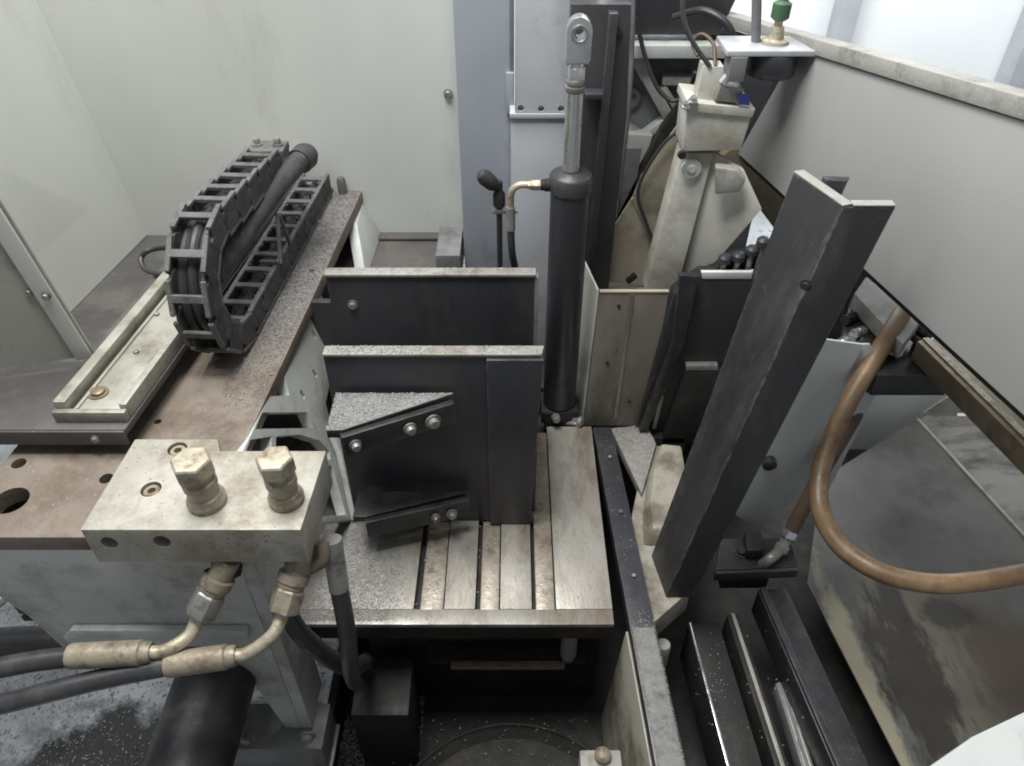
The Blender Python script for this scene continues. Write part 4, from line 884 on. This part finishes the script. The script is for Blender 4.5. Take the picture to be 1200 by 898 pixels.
build('rear_wall', G().box((-.29, 1.2, -.339), (.60, 1.29, -.02)), 'dark', t)
t = thing('bed_fittings', 'small oily hydraulic fittings in the gap behind the table', 'fittings', (.1, 1.08, -.03))
build('body', G().box((.062, 1.068, -.0345), (.115, 1.085, .028)), 'dark', t)
build('stub', G().lathe((.082, 1.066, .022), (.2, -1, .2), [(0, .009), (.010, .009), (.011, .006), (.016, .006)], sides=6), 'steel', t)
build('stub', G().lathe((.118, 1.072, .008), (.9, -.6, .3), [(0, .007), (.012, .007), (.013, .010), (.02, .009)], sides=6), 'steel', t)
build('pipe', G().tube([(.105, 1.072, .0), (.125, 1.064, .004), (.128, 1.064, -.03)], .005, 10, 5), 'steel', t, bev=0)

# ---- below the table
t = thing('table_support', 'dark casting below the slotted table with a pale front strip', 'support', (0, .75, -.33))
build('apron', G().box((-.24, .70, -.34), (.148, .80, -.056)), 'dark', t)
build('front_strip', G().box((-.10, .650, -.158), (.086, .662, -.150)), 'brass', t)
build('shelf', G().box((-.14, .663, -.165), (.12, .699, -.155)), 'dark', t)
build('screw_column', G().lathe((.092, .668, -.149), (0, 0, 1), [(0, .011)] + [(.006 * k, .011 if k % 2 else .0135) for k in range(1, 15)] + [(.09, .011)], 16), 'castdark', t, bev=0)
build('foot_block', G().slab([(-.250, .570, -.34), (-.160, .570, -.34), (-.163, .668, -.34), (-.252, .668, -.34)], (0, 0, .19)), 'dark', label='square dark block in the pit under the table corner', cat='block', bev=.004)
t = thing('pulley', 'big round black pulley lying half hidden in the pit', 'pulley', (0, .45, -.34))
build('disc', G().lathe((.0, .42, -.339), (0, 0, 1), [(0, .215), (.028, .215), (.032, .21), (.034, .20), (.026, .19), (.026, .06), (.034, .055), (.034, .03)], 64), 'dark', t, bev=0)
build('rim_edge', G().tube([(.212 * math.cos(a), .42 + .212 * math.sin(a), -.306) for a in [2 * math.pi * k / 64 for k in range(65)]], .003, 8, 0), 'dark', t, bev=0)
t = thing('stop_block', 'small pale clamp block with a cream cap nut at the bar end', 'stop block', (.13, .45, -.12))
build('block', G().box((.093, .40, -.12), (.150, .478, -.062)), 'worn', t, bev=.003)
build('pillar', G().box((.10, .41, -.339), (.145, .46, -.1205)), 'dark', t)
build('cap_nut', G().lathe((.124, .468, -.0618), (0, 0, 1), [(0, .0115), (.007, .0115), (.011, .0085), (.013, .004)], 18), 'oldnut', t, bev=0)
build('screw', G().lathe((.140, .44, -.0618), (0, 0, 1), [(0, .009), (.006, .009)], 14), 'rust', t, bev=0)

# ---- things on the hall floor to the left
build('floor_pipe', G().tube([(-1.266, 0.928, -0.550), (-1.079, 0.939, -0.550), (-0.890, 0.947, -0.550), (-0.660, 0.954, -0.550)], .035, 16, 4), 'rubber', bev=0, label='black pipe lying on the pale floor behind the hydraulic hoses', cat='pipe')
build('floor_board', G().slab([(-1.250, 1.040, -0.598), (-1.219, 1.100, -0.598), (-1.265, 1.150, -0.598), (-1.352, 1.113, -0.598)], (0, 0, .02)), 'white', label='white board lying on the pale floor past the carriage', cat='board', bev=.004)

# ================================================================ swarf
def near(c, w): return lambda x, y: math.exp(-((x - c) / w) ** 2)
chips('table_swarf', 'silvery swarf heaped on the table corner under the clamp arm', np.concatenate([
    scatter(26000, -.32, -.10, .640, .84, .0010, lambda x, y: min(1, max(.015, (-.160 - x) / .07))),
    scatter(1500, -.14, .15, .64, 1.06, .0006, lambda x, y: .25)]), .0014, 'chip')
chips('carriage_swarf', 'grey swarf dusted along the edge of the rusty plate', scatter(52000, -.41, -.30, .78, 1.45, .3006, lambda x, y: (1 if xr(y) - .080 < x < xr(y) - .002 else 0) * (.10 + .90 * min(1, max(0, (y - .84) / .22)))), .0016, 'chipdark')
chips('jaw_swarf', 'grey swarf lying on the jaw top edges', np.concatenate([
    scatter(700, -.255, -.05, .829, .847, .3578, lambda x, y: .2 + .8 * max(0, min(1, (-.08 - x) / .1))),
    scatter(160, -.05, .04, .829, .847, .3578), scatter(300, -.30, .03, 1.038, 1.056, .356)]), .0016, 'chip')
n_, f_ = (-0.231, 0.744, 0.290), (-0.083, 0.850, 0.290)
chips('arm_swarf', 'grey swarf heaped on the upper clamp arm', scatter(6500, n_[0] - .02, f_[0], n_[1], .8205, .2932, lambda x, y: 1 if (x - n_[0]) / (f_[0] - n_[0]) < (y - n_[1]) / (.8205 - n_[1]) else 0), .0014, 'chip')
chips('bar_swarf', 'dark gritty swarf covering the near half of the black bar', np.concatenate([
    scatter(11000, .16, .235, .37, .66, -.0013, lambda x, y: (1 if xb(y) + .009 < x < xb(y) + .043 else 0) * min(1, max(.1, (.66 - y) / .08))),
    scatter(900, .15, .22, .66, 1.05, -.0013, lambda x, y: .25 if xb(y) + .009 < x < xb(y) + .037 else 0)]), .0013, 'chipdark')
chips('ledge_swarf', 'pale swarf heaped on the ledge beside the black bar', scatter(6000, .16, .31, .85, 1.10, -.0192, lambda x, y: 1 if inside(RP, x, y) else 0), .0017, 'chip')
chips('rail_swarf', 'sparse swarf sprinkled over the black rails', scatter(1600, .28, .44, .44, .70, -.1192, lambda x, y: (.10 + .9 * math.exp(-((x - .318) / .018) ** 2 - ((y - .60) / .05) ** 2)) * .55), .0014, 'chipdark')
chips('floor_swarf', 'grey swarf piled on the floor left of the machine', np.concatenate([
    scatter(9000, -1.3, -.5, .55, 1.1, -.598, lambda x, y: .5), scatter(5000, -.7, -.3, .55, 1.1, -.598)]), .003, 'chipdark')
chips('pit_swarf', 'grey swarf piled in the pit beside the square block', np.concatenate([
    scatter(6000, -.30, -.16, .50, .72, -.338), scatter(5000, -.28, .13, .35, .64, -.303, lambda x, y: .10)]), .0017, 'chipdark')
chips('tray_swarf', 'pale flakes on the dark ledge below the cream panel', scatter(16, -.70, -.60, 1.02, 1.20, .2), .0075, 'chip')


# ---- loose cables and hoses among the machinery at the back
for lab, pts, r, m in (
    ('slack black cable drooping across the ribbed casting', [(0.206, 1.360, 0.654), (0.229, 1.350, 0.589), (0.255, 1.340, 0.542), (0.282, 1.330, 0.526), (0.302, 1.320, 0.545), (0.305, 1.300, 0.584)], .004, 'rubber'),
    ('grey cable running down beside the dark mounting plate', [(0.192, 1.330, 0.712), (0.197, 1.320, 0.638), (0.201, 1.310, 0.531), (0.198, 1.300, 0.427), (0.187, 1.290, 0.310)], .0045, 'castdark'),
    ('thin black cable clipped along the folded tan cover', [(0.280, 1.225, 0.519), (0.249, 1.225, 0.487), (0.219, 1.225, 0.411), (0.241, 1.225, 0.345), (0.268, 1.220, 0.281), (0.265, 1.220, 0.217)], .003, 'rubber'),
    ('black hose curving up behind the sensor plate', [(0.351, 1.250, 0.632), (0.338, 1.250, 0.664), (0.318, 1.260, 0.680), (0.293, 1.280, 0.684), (0.262, 1.320, 0.664)], .006, 'rubber'),
    ('black hose lying beside the cylinder foot behind the table', [(.03, 1.12, .12), (.045, 1.09, .06), (.05, 1.085, .02), (.035, 1.10, -.03)], .006, 'rubber')):
    build('loose_cable', G().tube(pts, r, 10, 6), m, bev=0, label=lab, cat='cable')

chips('chain_swarf', 'fine dust of swarf caught in the cable chain', np.concatenate([
    scatter(1500, xk(1.0) - .03, xk(1.4) + .03, .97, 1.42, .3505, lambda x, y: 1 if .016 < abs(x - xk(y)) < .027 else .0)]), .0014, 'chipdark')
